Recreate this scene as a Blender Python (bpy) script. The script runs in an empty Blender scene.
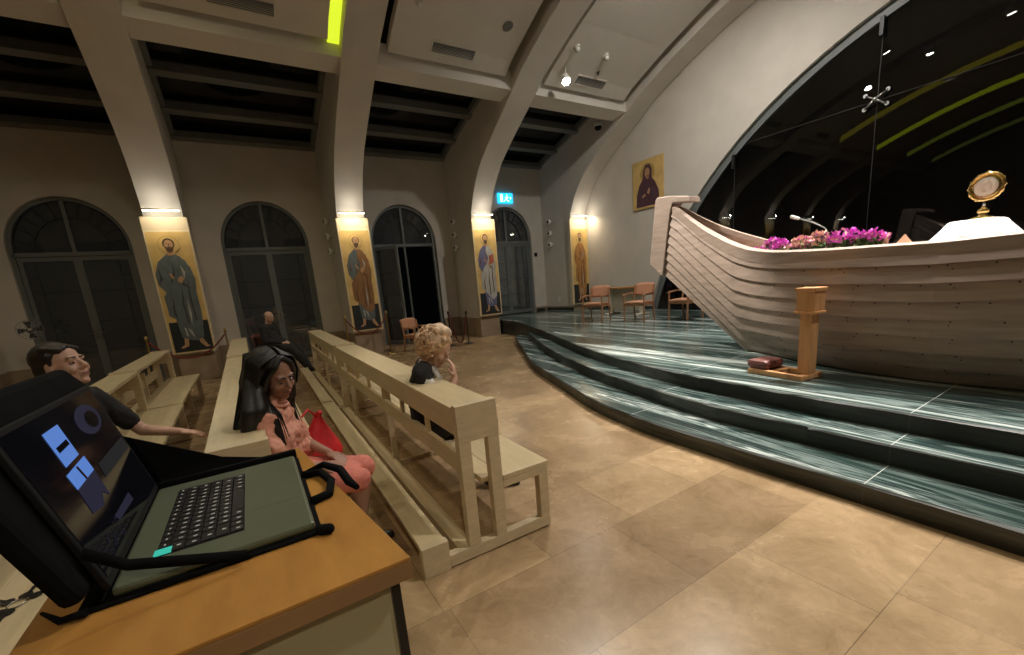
import bpy, bmesh, math, random
from mathutils import Vector, Matrix
random.seed(7)
R = math.radians
sc = bpy.context.scene
COL = sc.collection

# ------------------------------------------------------------------ materials
def nodes_of(m):
    m.use_nodes = True
    return m.node_tree.nodes, m.node_tree.links, m.node_tree.nodes['Principled BSDF']

def mat(name, col, rough=.6, metal=0, var=.12, scale=6, bump=0, spec=.5, stretch=(1, 1, 1), col2=None, coat=0):
    m = bpy.data.materials.new(name)
    N, L, p = nodes_of(m)
    p.inputs['Roughness'].default_value = rough
    p.inputs['Metallic'].default_value = metal
    p.inputs['Specular IOR Level'].default_value = spec
    p.inputs['Coat Weight'].default_value = coat
    tc = N.new('ShaderNodeTexCoord'); mp = N.new('ShaderNodeMapping'); nz = N.new('ShaderNodeTexNoise')
    mp.inputs['Scale'].default_value = stretch
    nz.inputs['Scale'].default_value = scale; nz.inputs['Detail'].default_value = 5
    L.new(tc.outputs['Object'], mp.inputs['Vector']); L.new(mp.outputs[0], nz.inputs['Vector'])
    cr = N.new('ShaderNodeValToRGB')
    c2 = col2 or [max(0, c * (1 - var)) for c in col]
    c1 = col if col2 else [min(1, c * (1 + var)) for c in col]
    cr.color_ramp.elements[0].position = .3; cr.color_ramp.elements[1].position = .7
    cr.color_ramp.elements[0].color = (*c2, 1); cr.color_ramp.elements[1].color = (*c1, 1)
    L.new(nz.outputs['Fac'], cr.inputs['Fac']); L.new(cr.outputs['Color'], p.inputs['Base Color'])
    if bump:
        b = N.new('ShaderNodeBump'); b.inputs['Strength'].default_value = bump; b.inputs['Distance'].default_value = .01
        L.new(nz.outputs['Fac'], b.inputs['Height']); L.new(b.outputs['Normal'], p.inputs['Normal'])
    return m

def glow(name, col, strength):
    m = bpy.data.materials.new(name); N, L, p = nodes_of(m)
    p.inputs['Base Color'].default_value = (.01, .01, .01, 1); p.inputs['Specular IOR Level'].default_value = .1
    p.inputs['Emission Color'].default_value = (*col, 1); p.inputs['Emission Strength'].default_value = strength
    return m

def glass(name, ior=1.6, tint=(.9, .95, .95), rough=0.0, diffuse_mix=0):
    m = bpy.data.materials.new(name); m.use_nodes = True
    N, L = m.node_tree.nodes, m.node_tree.links
    N.clear()
    o = N.new('ShaderNodeOutputMaterial'); mx = N.new('ShaderNodeMixShader'); t = N.new('ShaderNodeBsdfTransparent')
    g = N.new('ShaderNodeBsdfGlossy'); f = N.new('ShaderNodeFresnel')
    t.inputs['Color'].default_value = (*tint, 1); g.inputs['Roughness'].default_value = rough
    f.inputs['IOR'].default_value = ior
    L.new(f.outputs[0], mx.inputs[0]); L.new(t.outputs[0], mx.inputs[1]); L.new(g.outputs[0], mx.inputs[2])
    if diffuse_mix:  # mixes an even blue-grey diffuse share into the pane
        d = N.new('ShaderNodeBsdfDiffuse'); d.inputs['Color'].default_value = (.55, .6, .65, 1); m2 = N.new('ShaderNodeMixShader'); m2.inputs[0].default_value = diffuse_mix
        L.new(mx.outputs[0], m2.inputs[1]); L.new(d.outputs[0], m2.inputs[2]); L.new(m2.outputs[0], o.inputs['Surface'])
    else: L.new(mx.outputs[0], o.inputs['Surface'])
    return m

def floor_material():
    m = bpy.data.materials.new('beige stone tiles'); N, L, p = nodes_of(m)
    tc = N.new('ShaderNodeTexCoord'); mp = N.new('ShaderNodeMapping'); br = N.new('ShaderNodeTexBrick')
    mp.inputs['Rotation'].default_value = (0, 0, 0); mp.inputs['Location'].default_value = (.12, .05, 0)
    br.inputs['Scale'].default_value = 1; br.inputs['Brick Width'].default_value = 1.15; br.inputs['Row Height'].default_value = .62
    br.inputs['Mortar Size'].default_value = .0024; br.inputs['Mortar Smooth'].default_value = .2; br.inputs['Bias'].default_value = 0
    br.offset = .37; br.squash = .6; br.squash_frequency = 3
    br.inputs['Color1'].default_value = (.50, .375, .235, 1); br.inputs['Color2'].default_value = (.33, .235, .145, 1)
    br.inputs['Mortar'].default_value = (.25, .185, .12, 1)
    L.new(tc.outputs['Object'], mp.inputs['Vector']); L.new(mp.outputs[0], br.inputs['Vector'])
    n1 = N.new('ShaderNodeTexNoise'); n1.inputs['Scale'].default_value = 2.1; n1.inputs['Detail'].default_value = 9; n1.inputs['Distortion'].default_value = .7; n1.inputs['Roughness'].default_value = .62
    L.new(mp.outputs[0], n1.inputs['Vector'])
    r1 = N.new('ShaderNodeValToRGB'); e = r1.color_ramp.elements
    e[0].position = .25; e[0].color = (.62, .56, .46, 1); e[1].position = .75; e[1].color = (1.18, 1.12, 1.05, 1)
    L.new(n1.outputs['Fac'], r1.inputs['Fac'])
    mx = N.new('ShaderNodeMixRGB'); mx.blend_type = 'MULTIPLY'; mx.inputs['Fac'].default_value = .85
    L.new(br.outputs['Color'], mx.inputs[1]); L.new(r1.outputs['Color'], mx.inputs[2])
    n3 = N.new('ShaderNodeTexNoise'); n3.inputs['Scale'].default_value = 5.5; n3.inputs['Detail'].default_value = 10; n3.inputs['Roughness'].default_value = .7; n3.inputs['Distortion'].default_value = 2.2
    L.new(mp.outputs[0], n3.inputs['Vector'])
    r3 = N.new('ShaderNodeValToRGB'); r3.color_ramp.elements[0].position = .3; r3.color_ramp.elements[0].color = (.80, .77, .72, 1); r3.color_ramp.elements[1].position = .7; r3.color_ramp.elements[1].color = (1.14, 1.13, 1.12, 1)
    L.new(n3.outputs['Fac'], r3.inputs['Fac'])
    mz = N.new('ShaderNodeMixRGB'); mz.blend_type = 'MULTIPLY'; mz.inputs['Fac'].default_value = .9
    L.new(mx.outputs[0], mz.inputs[1]); L.new(r3.outputs['Color'], mz.inputs[2]); mx = mz
    # reddish fossil stains
    n2 = N.new('ShaderNodeTexNoise'); n2.inputs['Scale'].default_value = 1.5; n2.inputs['Detail'].default_value = 4
    L.new(mp.outputs[0], n2.inputs['Vector'])
    r2 = N.new('ShaderNodeValToRGB'); r2.color_ramp.elements[0].position = .70; r2.color_ramp.elements[1].position = .76
    L.new(n2.outputs['Fac'], r2.inputs['Fac'])
    m2 = N.new('ShaderNodeMixRGB'); m2.inputs[2].default_value = (.42, .2, .12, 1)
    ml = N.new('ShaderNodeMath'); ml.operation = 'MULTIPLY'; ml.inputs[1].default_value = .55
    L.new(r2.outputs['Color'], ml.inputs[0]); L.new(ml.outputs[0], m2.inputs[0]); L.new(mx.outputs[0], m2.inputs[1])
    L.new(m2.outputs[0], p.inputs['Base Color'])
    rr = N.new('ShaderNodeMapRange'); rr.inputs['To Min'].default_value = .16; rr.inputs['To Max'].default_value = .36
    L.new(n1.outputs['Fac'], rr.inputs['Value']); L.new(rr.outputs[0], p.inputs['Roughness'])
    b = N.new('ShaderNodeBump'); b.inputs['Strength'].default_value = .12; b.inputs['Distance'].default_value = .004
    L.new(n1.outputs['Fac'], b.inputs['Height']); L.new(b.outputs['Normal'], p.inputs['Normal'])
    return m

def marble_material(name, dark=False):
    m = bpy.data.materials.new(name); N, L, p = nodes_of(m)
    tc = N.new('ShaderNodeTexCoord'); mp = N.new('ShaderNodeMapping')
    mp.inputs['Rotation'].default_value = (0, 0, R(4)); mp.inputs['Scale'].default_value = (3.0, .17, 3.0)
    L.new(tc.outputs['Object'], mp.inputs['Vector'])
    n = N.new('ShaderNodeTexNoise'); n.inputs['Scale'].default_value = 1.25; n.inputs['Detail'].default_value = 6; n.inputs['Roughness'].default_value = .58; n.inputs['Distortion'].default_value = .75
    L.new(mp.outputs[0], n.inputs['Vector'])
    r = N.new('ShaderNodeValToRGB'); e = r.color_ramp.elements
    if dark:
        e[0].position = .3; e[0].color = (.012, .014, .012, 1); e[1].position = .85; e[1].color = (.13, .14, .12, 1)
        x = e.new(.50); x.color = (.022, .026, .023, 1); x = e.new(.62); x.color = (.075, .085, .075, 1); x = e.new(.68); x.color = (.03, .035, .03, 1)
    else:
        e[0].position = .30; e[0].color = (.010, .018, .018, 1); e[1].position = .82; e[1].color = (.80, .83, .81, 1)
        for pos, c in ((.38, (.03, .055, .05)), (.43, (.115, .155, .145)), (.455, (.012, .022, .022)), (.50, (.05, .085, .08)), (.525, (.22, .275, .26)), (.545, (.03, .05, .05)), (.57, (.14, .185, .175)), (.595, (.62, .68, .65)), (.62, (.05, .085, .08)), (.66, (.37, .42, .405)), (.70, (.70, .74, .72))):
            x = e.new(pos); x.color = (*c, 1)
    L.new(n.outputs['Fac'], r.inputs['Fac'])
    # slab joints every 1.22 m along the run of the steps
    sp = N.new('ShaderNodeSeparateXYZ'); L.new(tc.outputs['Object'], sp.inputs[0])
    a = N.new('ShaderNodeMath'); a.operation = 'ADD'; a.inputs[1].default_value = 40 - .97; L.new(sp.outputs['Y'], a.inputs[0])
    w = N.new('ShaderNodeMath'); w.operation = 'MODULO'; w.inputs[1].default_value = 2.0; L.new(a.outputs[0], w.inputs[0])
    c = N.new('ShaderNodeMath'); c.operation = 'LESS_THAN'; c.inputs[1].default_value = .006; L.new(w.outputs[0], c.inputs[0])
    mx = N.new('ShaderNodeMixRGB'); mx.inputs[2].default_value = (.05, .055, .05, 1) if dark else (.6, .62, .6, 1)
    L.new(c.outputs[0], mx.inputs[0]); L.new(r.outputs['Color'], mx.inputs[1]); L.new(mx.outputs[0], p.inputs['Base Color'])
    p.inputs['Roughness'].default_value = .5 if dark else .2
    if dark:
        b = N.new('ShaderNodeBump'); b.inputs['Strength'].default_value = .6; b.inputs['Distance'].default_value = .02
        L.new(n.outputs['Fac'], b.inputs['Height']); L.new(b.outputs['Normal'], p.inputs['Normal'])
    return m

M = {
 'floor': floor_material(), 'marble': marble_material('green veined marble'), 'riser': marble_material('rough dark marble', True),
 'plaster': mat('warm plaster', (.63, .585, .52), .9, var=.05, scale=2, bump=.05),
 'ceil': mat('ceiling plaster', (.69, .65, .59), .9, var=.03, scale=2),
 'dado': mat('beige stone skirting', (.33, .25, .17), .6, var=.18, scale=3, bump=.1),
 'void': mat('dark roof lining', (.03, .03, .03), .9),
 'skybar': mat('grey steel purlin', (.16, .165, .155), .5, var=.1),
 'joint': mat('dark silicone joint', (.035, .037, .037), .6), 'frame': mat('grey painted aluminium', (.15, .165, .165), .45, var=.06),
 'glass': glass('window glass', 1.8, diffuse_mix=.10), 'night': glass('altar window glass', 1.75, (.6, .62, .62)), 'smoked': glass('skylight glass', 1.45, (.3, .3, .3)),
 'steel': mat('brushed steel', (.6, .6, .6), .25, 1), 'black': mat('matt black', (.008, .008, .009), .6, spec=.2), 'blackmetal': mat('black steel', (.015, .015, .016), .4, .3),
 'pew': mat('pale oiled oak', (.60, .49, .30), .32, var=.10, scale=4, stretch=(9, .8, 9), bump=.03),
 'pewx': mat('pale oiled oak end grain', (.58, .475, .31), .4, var=.10, scale=4, stretch=(2, 9, 9), bump=.03),
 'boat': mat('bleached timber', (.38, .29, .24), .6, var=.17, scale=3, stretch=(3, .7, 7), bump=.12),
 'nail': mat('dark nail heads', (.05, .035, .03), .6),
 'orange': mat('orange pine', (.66, .34, .15), .42, var=.14, scale=4, stretch=(6, 6, .8)),
 'table': mat('honey veneer', (.50, .245, .058), .3, scale=7, stretch=(3, 1.0, 1), bump=.02, col2=(.34, .155, .036)),
 'tedge': mat('veneer edge', (.30, .17, .075), .45, var=.2, scale=6),
 'lam': mat('olive beige laminate', (.42, .39, .25), .35, var=.08, scale=2),
 'gold': mat('gold leaf', (.78, .53, .17), .38, .55, var=.15, scale=5, bump=.05), 'goldpaint': mat('gold painted ground', (.72, .50, .19), .45, .2, var=.16, scale=3),
 'brass': mat('polished gold', (.95, .68, .28), .14, 1), 'oldbrass': mat('aged brass', (.5, .36, .14), .35, 1),
 'cream': mat('cream host', (.95, .86, .72), .6, var=.03), 'white': mat('white plastic', (.78, .77, .73), .5, var=.03), 'linen': mat('white linen', (.9, .88, .9), .8, var=.04, scale=14, bump=.15),
 'redrope': mat('red rope', (.17, .022, .018), .8), 'darkred': mat('dark red rope', (.09, .012, .012), .8),
 'peach': mat('peach upholstery', (.52, .26, .15), .8, var=.1, scale=20), 'chairwood': mat('chair beech', (.40, .20, .10), .4, var=.15, stretch=(5, 5, 1)),
 'cushion': mat('brown leather cushion', (.17, .06, .05), .45, var=.2, scale=9, bump=.1),
 'pink': mat('magenta petals', (.92, .17, .74), .7, var=.3, scale=30), 'pale': mat('pale pink petals', (.95, .62, .50), .7, var=.2, scale=30), 'leaf': mat('green leaves', (.07, .16, .04), .6, var=.3, scale=20),
 'skin': mat('skin', (.50, .27, .19), .5, var=.08, scale=12), 'skinpale': mat('pale skin', (.60, .36, .27), .5, var=.08, scale=12), 'skintan': mat('tanned skin', (.33, .175, .12), .5, var=.08, scale=12),
 'lip': mat('lips', (.30, .12, .095), .6), 'eyew': mat('eye white', (.24, .19, .17), .5), 'iris': mat('dark iris', (.02, .012, .01), .2),
 'blackhair': mat('black hair', (.007, .006, .006), .40, var=.5, scale=30, stretch=(8, 8, .6), bump=.3, spec=.5), 'darkhair': mat('dark brown hair', (.022, .015, .012), .5, var=.4, scale=40),
 'blond': mat('blond curls', (.70, .50, .33), .55, var=.35, scale=26, bump=.3), 'greyhair': mat('short grey hair', (.16, .13, .11), .7),
 'blacktee': mat('black cotton', (.013, .013, .015), .85, var=.3, scale=30), 'blacksuit': mat('black suit cloth', (.014, .014, .016), .8, var=.3, scale=30),
 'blouse': mat('peach pink blouse cloth', (.62, .29, .205), .85, var=.14, scale=13, bump=.5), 'salmon': mat('salmon pink cloth', (.62, .20, .155), .85, var=.16, scale=13, bump=.9), 'shirtwhite': mat('white collar', (.75, .73, .70), .8),
 'redbag': mat('red fabric', (.62, .02, .025), .6, var=.2, scale=8, bump=.2),
 'shoe': mat('black leather', (.012, .011, .011), .3),
 'deck': mat('dark green-grey metal deck', (.13, .15, .10), .42, .35, var=.05), 'keys': mat('black keycap', (.015, .015, .016), .4), 'legend': mat('white key legend', (.6, .62, .62), .5),
 'screen': mat('dark glossy screen', (.006, .006, .010), .08), 'case': mat('black neoprene', (.004, .004, .0045), .9, var=.3, scale=40, bump=.1, spec=.12),
 'diffuser': glow('added downlight diffuser', (1, .9, .76), 4), 'lamp': glow('lamp glass', (1, .95, .9), 180), 'picglow': glow('picture lamp tube', (1, .93, .78), 14),
 'cove': glow('yellow led strip', (.66, .80, .03), 1.2), 'exit': glow('exit sign blue', (.02, .50, .95), 1.9), 'exitw': glow('exit sign white', (.75, .95, 1), 2.2),
 'scrblue': glow('screen blue', (.12, .27, .75), .75), 'scrdim': glow('screen violet', (.10, .10, .24), .12), 'scrgrey': glow('screen grey', (.09, .10, .12), .10), 'tealkey': glow('teal key light', (.05, .60, .45), .8),
 'offwhite': mat('pale board', (.62, .57, .47), .8, var=.04),
}

# ------------------------------------------------------------------ mesh builder
class MB:
    def __init__(s): s.bm = bmesh.new(); s.mi = 0
    def _f(s, vs):
        try:
            f = s.bm.faces.new(vs); f.material_index = s.mi; f.smooth = False; return f
        except ValueError: return None
    def box(s, lo, hi, rot=None, pivot=None):
        x0, y0, z0 = lo; x1, y1, z1 = hi
        P = [Vector(p) for p in ((x0,y0,z0),(x1,y0,z0),(x1,y1,z0),(x0,y1,z0),(x0,y0,z1),(x1,y0,z1),(x1,y1,z1),(x0,y1,z1))]
        if rot:
            c = Vector(pivot) if pivot else (P[0] + P[6]) / 2
            P = [c + rot @ (p - c) for p in P]
        v = [s.bm.verts.new(p) for p in P]
        for q in ((0,3,2,1),(4,5,6,7),(0,1,5,4),(1,2,6,5),(2,3,7,6),(3,0,4,7)): s._f([v[i] for i in q])
        return s
    def bar(s, a, b, w, h=None, up=(0, 0, 1)):
        a, b = Vector(a), Vector(b); h = h or w; d = (b - a).normalized(); up = Vector(up)
        if abs(d.dot(up)) > .98: up = Vector((1, 0, 0))
        x = d.cross(up).normalized(); y = x.cross(d)
        v = [s.bm.verts.new(p + x * sx * w / 2 + y * sy * h / 2) for p in (a, b) for sx, sy in ((-1,-1),(1,-1),(1,1),(-1,1))]
        for q in ((0,1,2,3),(7,6,5,4),(0,4,5,1),(1,5,6,2),(2,6,7,3),(3,7,4,0)): s._f([v[i] for i in q])
        return s
    def prism(s, pts, off):
        off = Vector(off); a = [s.bm.verts.new(p) for p in pts]; b = [s.bm.verts.new(Vector(p) + off) for p in pts]; n = len(a)
        s._f(a[::-1]); s._f(b)
        for i in range(n): s._f([a[i], a[(i+1) % n], b[(i+1) % n], b[i]])
        return s
    def tube(s, pts, r, seg=8, closed=False, smooth=True):
        pts = [Vector(p) for p in pts]; n = len(pts); rs = r if isinstance(r, (list, tuple)) else [r] * n
        rings = []; ref = None
        for i, p in enumerate(pts):
            t = (pts[min(i+1, n-1)] - pts[max(i-1, 0)]).normalized() if not closed else (pts[(i+1) % n] - pts[i-1]).normalized()
            if ref is None: ref = t.orthogonal().normalized()
            ref = (ref - t * ref.dot(t)).normalized(); bt = t.cross(ref)
            rings.append([s.bm.verts.new(p + (ref * math.cos(2*math.pi*k/seg) + bt * math.sin(2*math.pi*k/seg)) * rs[i]) for k in range(seg)])
        for i in range(n if closed else n-1):
            A, B = rings[i], rings[(i+1) % n]
            for k in range(seg):
                f = s._f([A[k], A[(k+1) % seg], B[(k+1) % seg], B[k]])
                if f: f.smooth = smooth
        if not closed: s._f(rings[0][::-1]); s._f(rings[-1])
        return s
    def lathe(s, c, prof, seg=20, axis=(0, 0, 1), smooth=True):
        c = Vector(c); ax = Vector(axis).normalized(); u = ax.orthogonal().normalized(); w = ax.cross(u); rings = []
        for r, z in prof:
            rings.append([s.bm.verts.new(c + ax * z + (u * math.cos(2*math.pi*k/seg) + w * math.sin(2*math.pi*k/seg)) * max(r, 1e-4)) for k in range(seg)])
        for A, B in zip(rings, rings[1:]):
            for k in range(seg):
                f = s._f([A[k], A[(k+1) % seg], B[(k+1) % seg], B[k]])
                if f: f.smooth = smooth
        s._f(rings[0][::-1]); s._f(rings[-1])
        return s
    def ell(s, c, rad, rot=None, seg=16, rings=10):
        c = Vector(c); rx, ry, rz = rad if isinstance(rad, (list, tuple)) else (rad,)*3
        def pt(x, y, z):
            p = Vector((x*rx, y*ry, z*rz)); return c + (rot @ p if rot else p)
        top = s.bm.verts.new(pt(0,0,1)); bot = s.bm.verts.new(pt(0,0,-1)); RR = []
        for i in range(1, rings):
            a = math.pi * i / rings
            RR.append([s.bm.verts.new(pt(math.sin(a)*math.cos(2*math.pi*k/seg), math.sin(a)*math.sin(2*math.pi*k/seg), math.cos(a))) for k in range(seg)])
        fs = []
        for k in range(seg):
            fs.append(s._f([top, RR[0][k], RR[0][(k+1) % seg]])); fs.append(s._f([bot, RR[-1][(k+1) % seg], RR[-1][k]]))
        for A, B in zip(RR, RR[1:]):
            for k in range(seg): fs.append(s._f([A[k], B[k], B[(k+1) % seg], A[(k+1) % seg]]))
        for f in fs:
            if f: f.smooth = True
        return s
    def cap(s, a, b, ra, rb, seg=14):
        """tapered capsule"""
        a, b = Vector(a), Vector(b); d = b - a; l = d.length
        if l < 1e-5: return s.ell(a, ra)
        prof = [(ra * math.sin(t), -ra * math.cos(t)) for t in (.02, .4, .8, 1.2, math.pi/2)]
        prof += [(rb * math.cos(t), l + rb * math.sin(t)) for t in (0, .4, .8, 1.2, 1.55)]
        return s.lathe(a, prof, seg, d)
    def grid(s, rows, smooth=True, closed=False):
        V = [[s.bm.verts.new(p) for p in r] for r in rows]
        for A, B in zip(V, V[1:]):
            for k in range(len(A) - (0 if closed else 1)):
                f = s._f([A[k], A[(k+1) % len(A)], B[(k+1) % len(B)], B[k]])
                if f: f.smooth = smooth
        return s
    def build(s, name, m, parent=None, bevel=0, remesh=0, smooth=0, solid=0, subsurf=0, normals=True):
        if normals: bmesh.ops.recalc_face_normals(s.bm, faces=s.bm.faces[:])
        me = bpy.data.meshes.new(name); 
        loc = Vector((0, 0, 0))
        if parent is not None: loc = parent.matrix_world.inverted() if False else loc
        s.bm.to_mesh(me); s.bm.free()
        for x in (m if isinstance(m, (list, tuple)) else [m]): me.materials.append(x)
        o = bpy.data.objects.new(name, me); COL.objects.link(o)
        if parent is not None: o.parent = parent
        if solid: md = o.modifiers.new('solid', 'SOLIDIFY'); md.thickness = solid; md.offset = 0
        if bevel:
            md = o.modifiers.new('bevel', 'BEVEL'); md.width = bevel; md.segments = 2; md.limit_method = 'ANGLE'; md.harden_normals = False
        if remesh:
            md = o.modifiers.new('remesh', 'REMESH'); md.mode = 'VOXEL'; md.voxel_size = remesh; md.use_smooth_shade = True
        if smooth:
            md = o.modifiers.new('smooth', 'SMOOTH'); md.factor = .5; md.iterations = smooth
        if subsurf: md = o.modifiers.new('sub', 'SUBSURF'); md.levels = subsurf; md.render_levels = subsurf
        return o

def tag(o, label=None, cat=None, group=None, kind=None):
    if label: o['label'] = label
    if cat: o['category'] = cat
    if group: o['group'] = group
    if kind: o['kind'] = kind
    return o
def thing(name, label, cat, loc=(0, 0, 0), rz=0, group=None):
    o = bpy.data.objects.new(name, None); COL.objects.link(o); o.location = loc; o.rotation_euler = (0, 0, rz); o.empty_display_size = .1
    return tag(o, label, cat, group)
def structure(o): o['kind'] = 'structure'; return o
def copy_tree(o, parent=None):
    c = o.copy(); COL.objects.link(c)
    if parent is not None: c.parent = parent
    for k in list(o.children): copy_tree(k, c)
    return c
def dup(o, loc, rz, label, group=None):
    c = copy_tree(o); c.location = loc; c.rotation_euler = (0, 0, rz); c['label'] = label
    if group: c['group'] = group
    return c

# ------------------------------------------------------------------ camera
cam = bpy.data.cameras.new('camera'); co = bpy.data.objects.new('camera', cam); COL.objects.link(co)
cam.sensor_width = 36; cam.lens = 420 * 36 / 1024; cam.shift_y = 42.5 / 1024; cam.clip_start = .02; cam.clip_end = 100
FWD = Vector((.50648701, .83819021, -.20225746)); RGT = Vector((.84414299, -.52983376, -.08184623)); UPV = Vector((.17576553, .12928016, .97590631))
mw = Matrix((RGT, UPV, -FWD)).transposed().to_4x4(); mw.translation = (0, 0, 1.6); co.matrix_world = mw
sc.camera = co

# ------------------------------------------------------------------ the shell
PX = [-1.15 + 3.81 * k for k in range(-3, 4)]          # pier centres
HW = .335
XF, XB, YL, YR, YC = 10.65, -13.6, 13.4, -11.2, 1.1
structure(MB().box((XB, YR, -.2), (XF + .4, YL + .5, 0)).build('floor', M['floor']))

INN = [(11.8,0),(11.8,3.4),(11.72,3.8),(11.5,4.22),(11.3,4.5),(11.1,4.72),(10.85,4.95),(10.55,5.15),(10.05,5.46),(9.55,5.74),(9.1,6.0),(8.7,6.25),(8.1,6.5),(7.6,6.7),(6.5,7.07),(5.2,7.4),(3.8,7.62),(2.4,7.75),(1.1,7.8)]
OUT = [(13.4,0),(13.4,3.4),(13.4,4.2),(13.4,4.8),(13.4,5.3),(13.4,5.62),(12.8,5.82),(12.0,6.05),(11.2,6.3),(10.4,6.55),(9.7,6.85),(9.1,7.05),(8.4,7.25),(7.85,7.4),(6.7,7.75),(5.3,8.05),(3.85,8.25),(2.4,8.37),(1.1,8.4)]
def mir(l): return l + [(2 * YC - y, z) for y, z in l[-2::-1]]
INN, OUT = mir(INN), mir(OUT)
def interp(y):
    for (a, b), (c, d) in zip(INN[1:], INN[2:]):
        if c <= y <= a: return b + (d - b) * (a - y) / max(a - c, 1e-6)
    return 5
for x in PX:
    b = MB(); n = len(INN)
    V = [[b.bm.verts.new((x + s * HW, p[0], p[1])) for p in L_] for s in (-1, 1) for L_ in (INN, OUT)]
    a0, b0, a1, b1 = V
    for i in range(n - 1):
        for q in ((a0[i], a0[i+1], b0[i+1], b0[i]), (a1[i], b1[i], b1[i+1], a1[i+1])): b._f(q)
        
        b._f((b0[i], b0[i+1], b1[i+1], b1[i]))
    b.grid([[(x - HW, *p), (x + HW, *p)] for p in INN], smooth=True)
    for k in (0, n - 1): b._f((a0[k], b0[k], b1[k], a1[k]))
    structure(b.build('arch_rib', M['plaster']))
    # stone plinth round the foot of the pier
    structure(MB().box((x - HW - .012, 11.785, 0), (x + HW + .012, YL, .6)).build('pier_plinth', M['dado']))

# outer left wall with the arched openings
OPEN = [(PX[k] + PX[k+1]) / 2 for k in range(len(PX) - 1)]
WHALF, SPR, ATOP = 1.03, 3.16, 4.26
def arch_z(dx): return SPR + (ATOP - SPR) * math.sqrt(max(0, 1 - (dx / WHALF) ** 2))
def wall_with_arches(name, y0, y1, ztop, m):
    b = MB(); xs = {XB, XF + .3}
    for c in OPEN:
        for k in range(25): xs.add(round(c - WHALF * math.cos(math.pi * k / 24), 4))
    xs = sorted(xs); lo = {}
    for x0, x1 in zip(xs, xs[1:]):
        mid = (x0 + x1) / 2; c = next((c for c in OPEN if abs(mid - c) < WHALF), None)
        z0, z1 = (0, 0) if c is None else (arch_z(x0 - c), arch_z(x1 - c))
        P = lambda x, y, z: b.bm.verts.new((x, y, z))
        b._f((P(x0,y0,z0), P(x1,y0,z1), P(x1,y0,ztop), P(x0,y0,ztop))); b._f((P(x0,y1,z0), P(x0,y1,ztop), P(x1,y1,ztop), P(x1,y1,z1)))
        if c is not None: b._f((P(x0,y0,z0), P(x0,y1,z0), P(x1,y1,z1), P(x1,y0,z1)))
        b._f((P(x0,y0,ztop), P(x1,y0,ztop), P(x1,y1,ztop), P(x0,y1,ztop)))
    for c in OPEN:
        for s in (-1, 1):
            x = c + s * WHALF; P = lambda y, z: b.bm.verts.new((x, y, z))
            b._f((P(y0,0), P(y1,0), P(y1,SPR), P(y0,SPR)))
    bmesh.ops.remove_doubles(b.bm, verts=b.bm.verts[:], dist=.0005)
    return b.build(name, m)
structure(wall_with_arches('wall_left', YL, YL + .35, 5.62, M['plaster']))
for i, c in enumerate(OPEN + [PX[-1] + 1.9]):       # stone dado between the doors
    for x0, x1 in ((c - 1.905 + HW, c - WHALF), (c + WHALF, c + 1.905 - HW)):
        if x1 < XF and x1 > -6: structure(MB().box((x0, YL - .025, 0), (x1, YL, .62)).build('baseboard_left', M['dado']))

# front wall with the great round-arched window
AC, AZ, AR = 1.2, -1.75, 8.07
def front_wall():
    b = MB(); ZT = 8.6
    ys = sorted({YR, YL + .3} | {round(AC + AR * math.sin(R(a)), 4) for a in [x * 1.4 for x in range(-58, 59)] if True} )
    hw = math.sqrt(AR**2 - (.45 - AZ)**2)
    ys = sorted([y for y in ys if abs(y - AC) < hw] + [YR, AC - hw, AC + hw, YL + .3])
    zb = lambda y: max(.0, AZ + math.sqrt(max(0, AR**2 - (y - AC)**2))) if abs(y - AC) <= hw + 1e-6 else 0
    P = lambda x, y, z: b.bm.verts.new((x, y, z))
    for y0, y1 in zip(ys, ys[1:]):
        ins = abs((y0 + y1) / 2 - AC) < hw
        z0, z1 = (zb(y0), zb(y1)) if ins else (0, 0)
        for x in (XF, XF + .3): b._f((P(x,y0,z0), P(x,y1,z1), P(x,y1,ZT), P(x,y0,ZT)))
        if ins: b._f((P(XF,y0,z0), P(XF,y1,z1), P(XF+.3,y1,z1), P(XF+.3,y0,z0)))
    bmesh.ops.remove_doubles(b.bm, verts=b.bm.verts[:], dist=.0005)
    return b.build('wall_front', M['plaster'])
structure(front_wall())
structure(MB().box((XB - .3, YR, 0), (XB, YL + .3, 8.6)).build('wall_back', M['plaster']))
structure(MB().box((XB, YR - .3, 0), (XF + .3, YR, 8.6)).build('wall_right', M['plaster']))

# great window: pane, curved frame, joints, steel fitting
win = structure(thing('window_1', 'tall arched night-dark window behind the boat altar', 'window', (XF + .12, AC, 0))); del win['label'], win['category']
def arc_pts(r, a0, a1, n): return [(AC + r * math.sin(R(a0 + (a1 - a0) * i / n)), AZ + r * math.cos(R(a0 + (a1 - a0) * i / n))) for i in range(n + 1)]
b = MB(); hwd = 74
pp = [(0, y - AC, z) for y, z in arc_pts(7.95, -hwd, hwd, 60)] + [(0, 7.65, .3), (0, -7.65, .3)]
b._f([b.bm.verts.new(p) for p in pp]); b.build('pane', M['night'], win)
b = MB(); o_ = arc_pts(8.09, -hwd, hwd, 60); i_ = arc_pts(7.90, -hwd, hwd, 60)
b.grid([[(x, y - AC, z) for x, (y, z) in zip((-.03, -.03, .06, .06, -.03), (o, i, i, o, o))] for o, i in zip(o_, i_)], smooth=False)
b.build('window_frame', M['frame'], win)
b = MB()
for y in (6.42, 3.66, .9, -1.86, -4.6):
    zt = AZ + math.sqrt(7.9**2 - (y - AC)**2); b.box((-.010, y - AC - .005, .45), (.010, y - AC + .005, zt))
b.build('glazing_joint', M['joint'], win)
b = MB().box((-.006, -5.0, 4.405), (.006, 5.2, 4.413)); b.build('glazing_joint', M['joint'], win)
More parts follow.
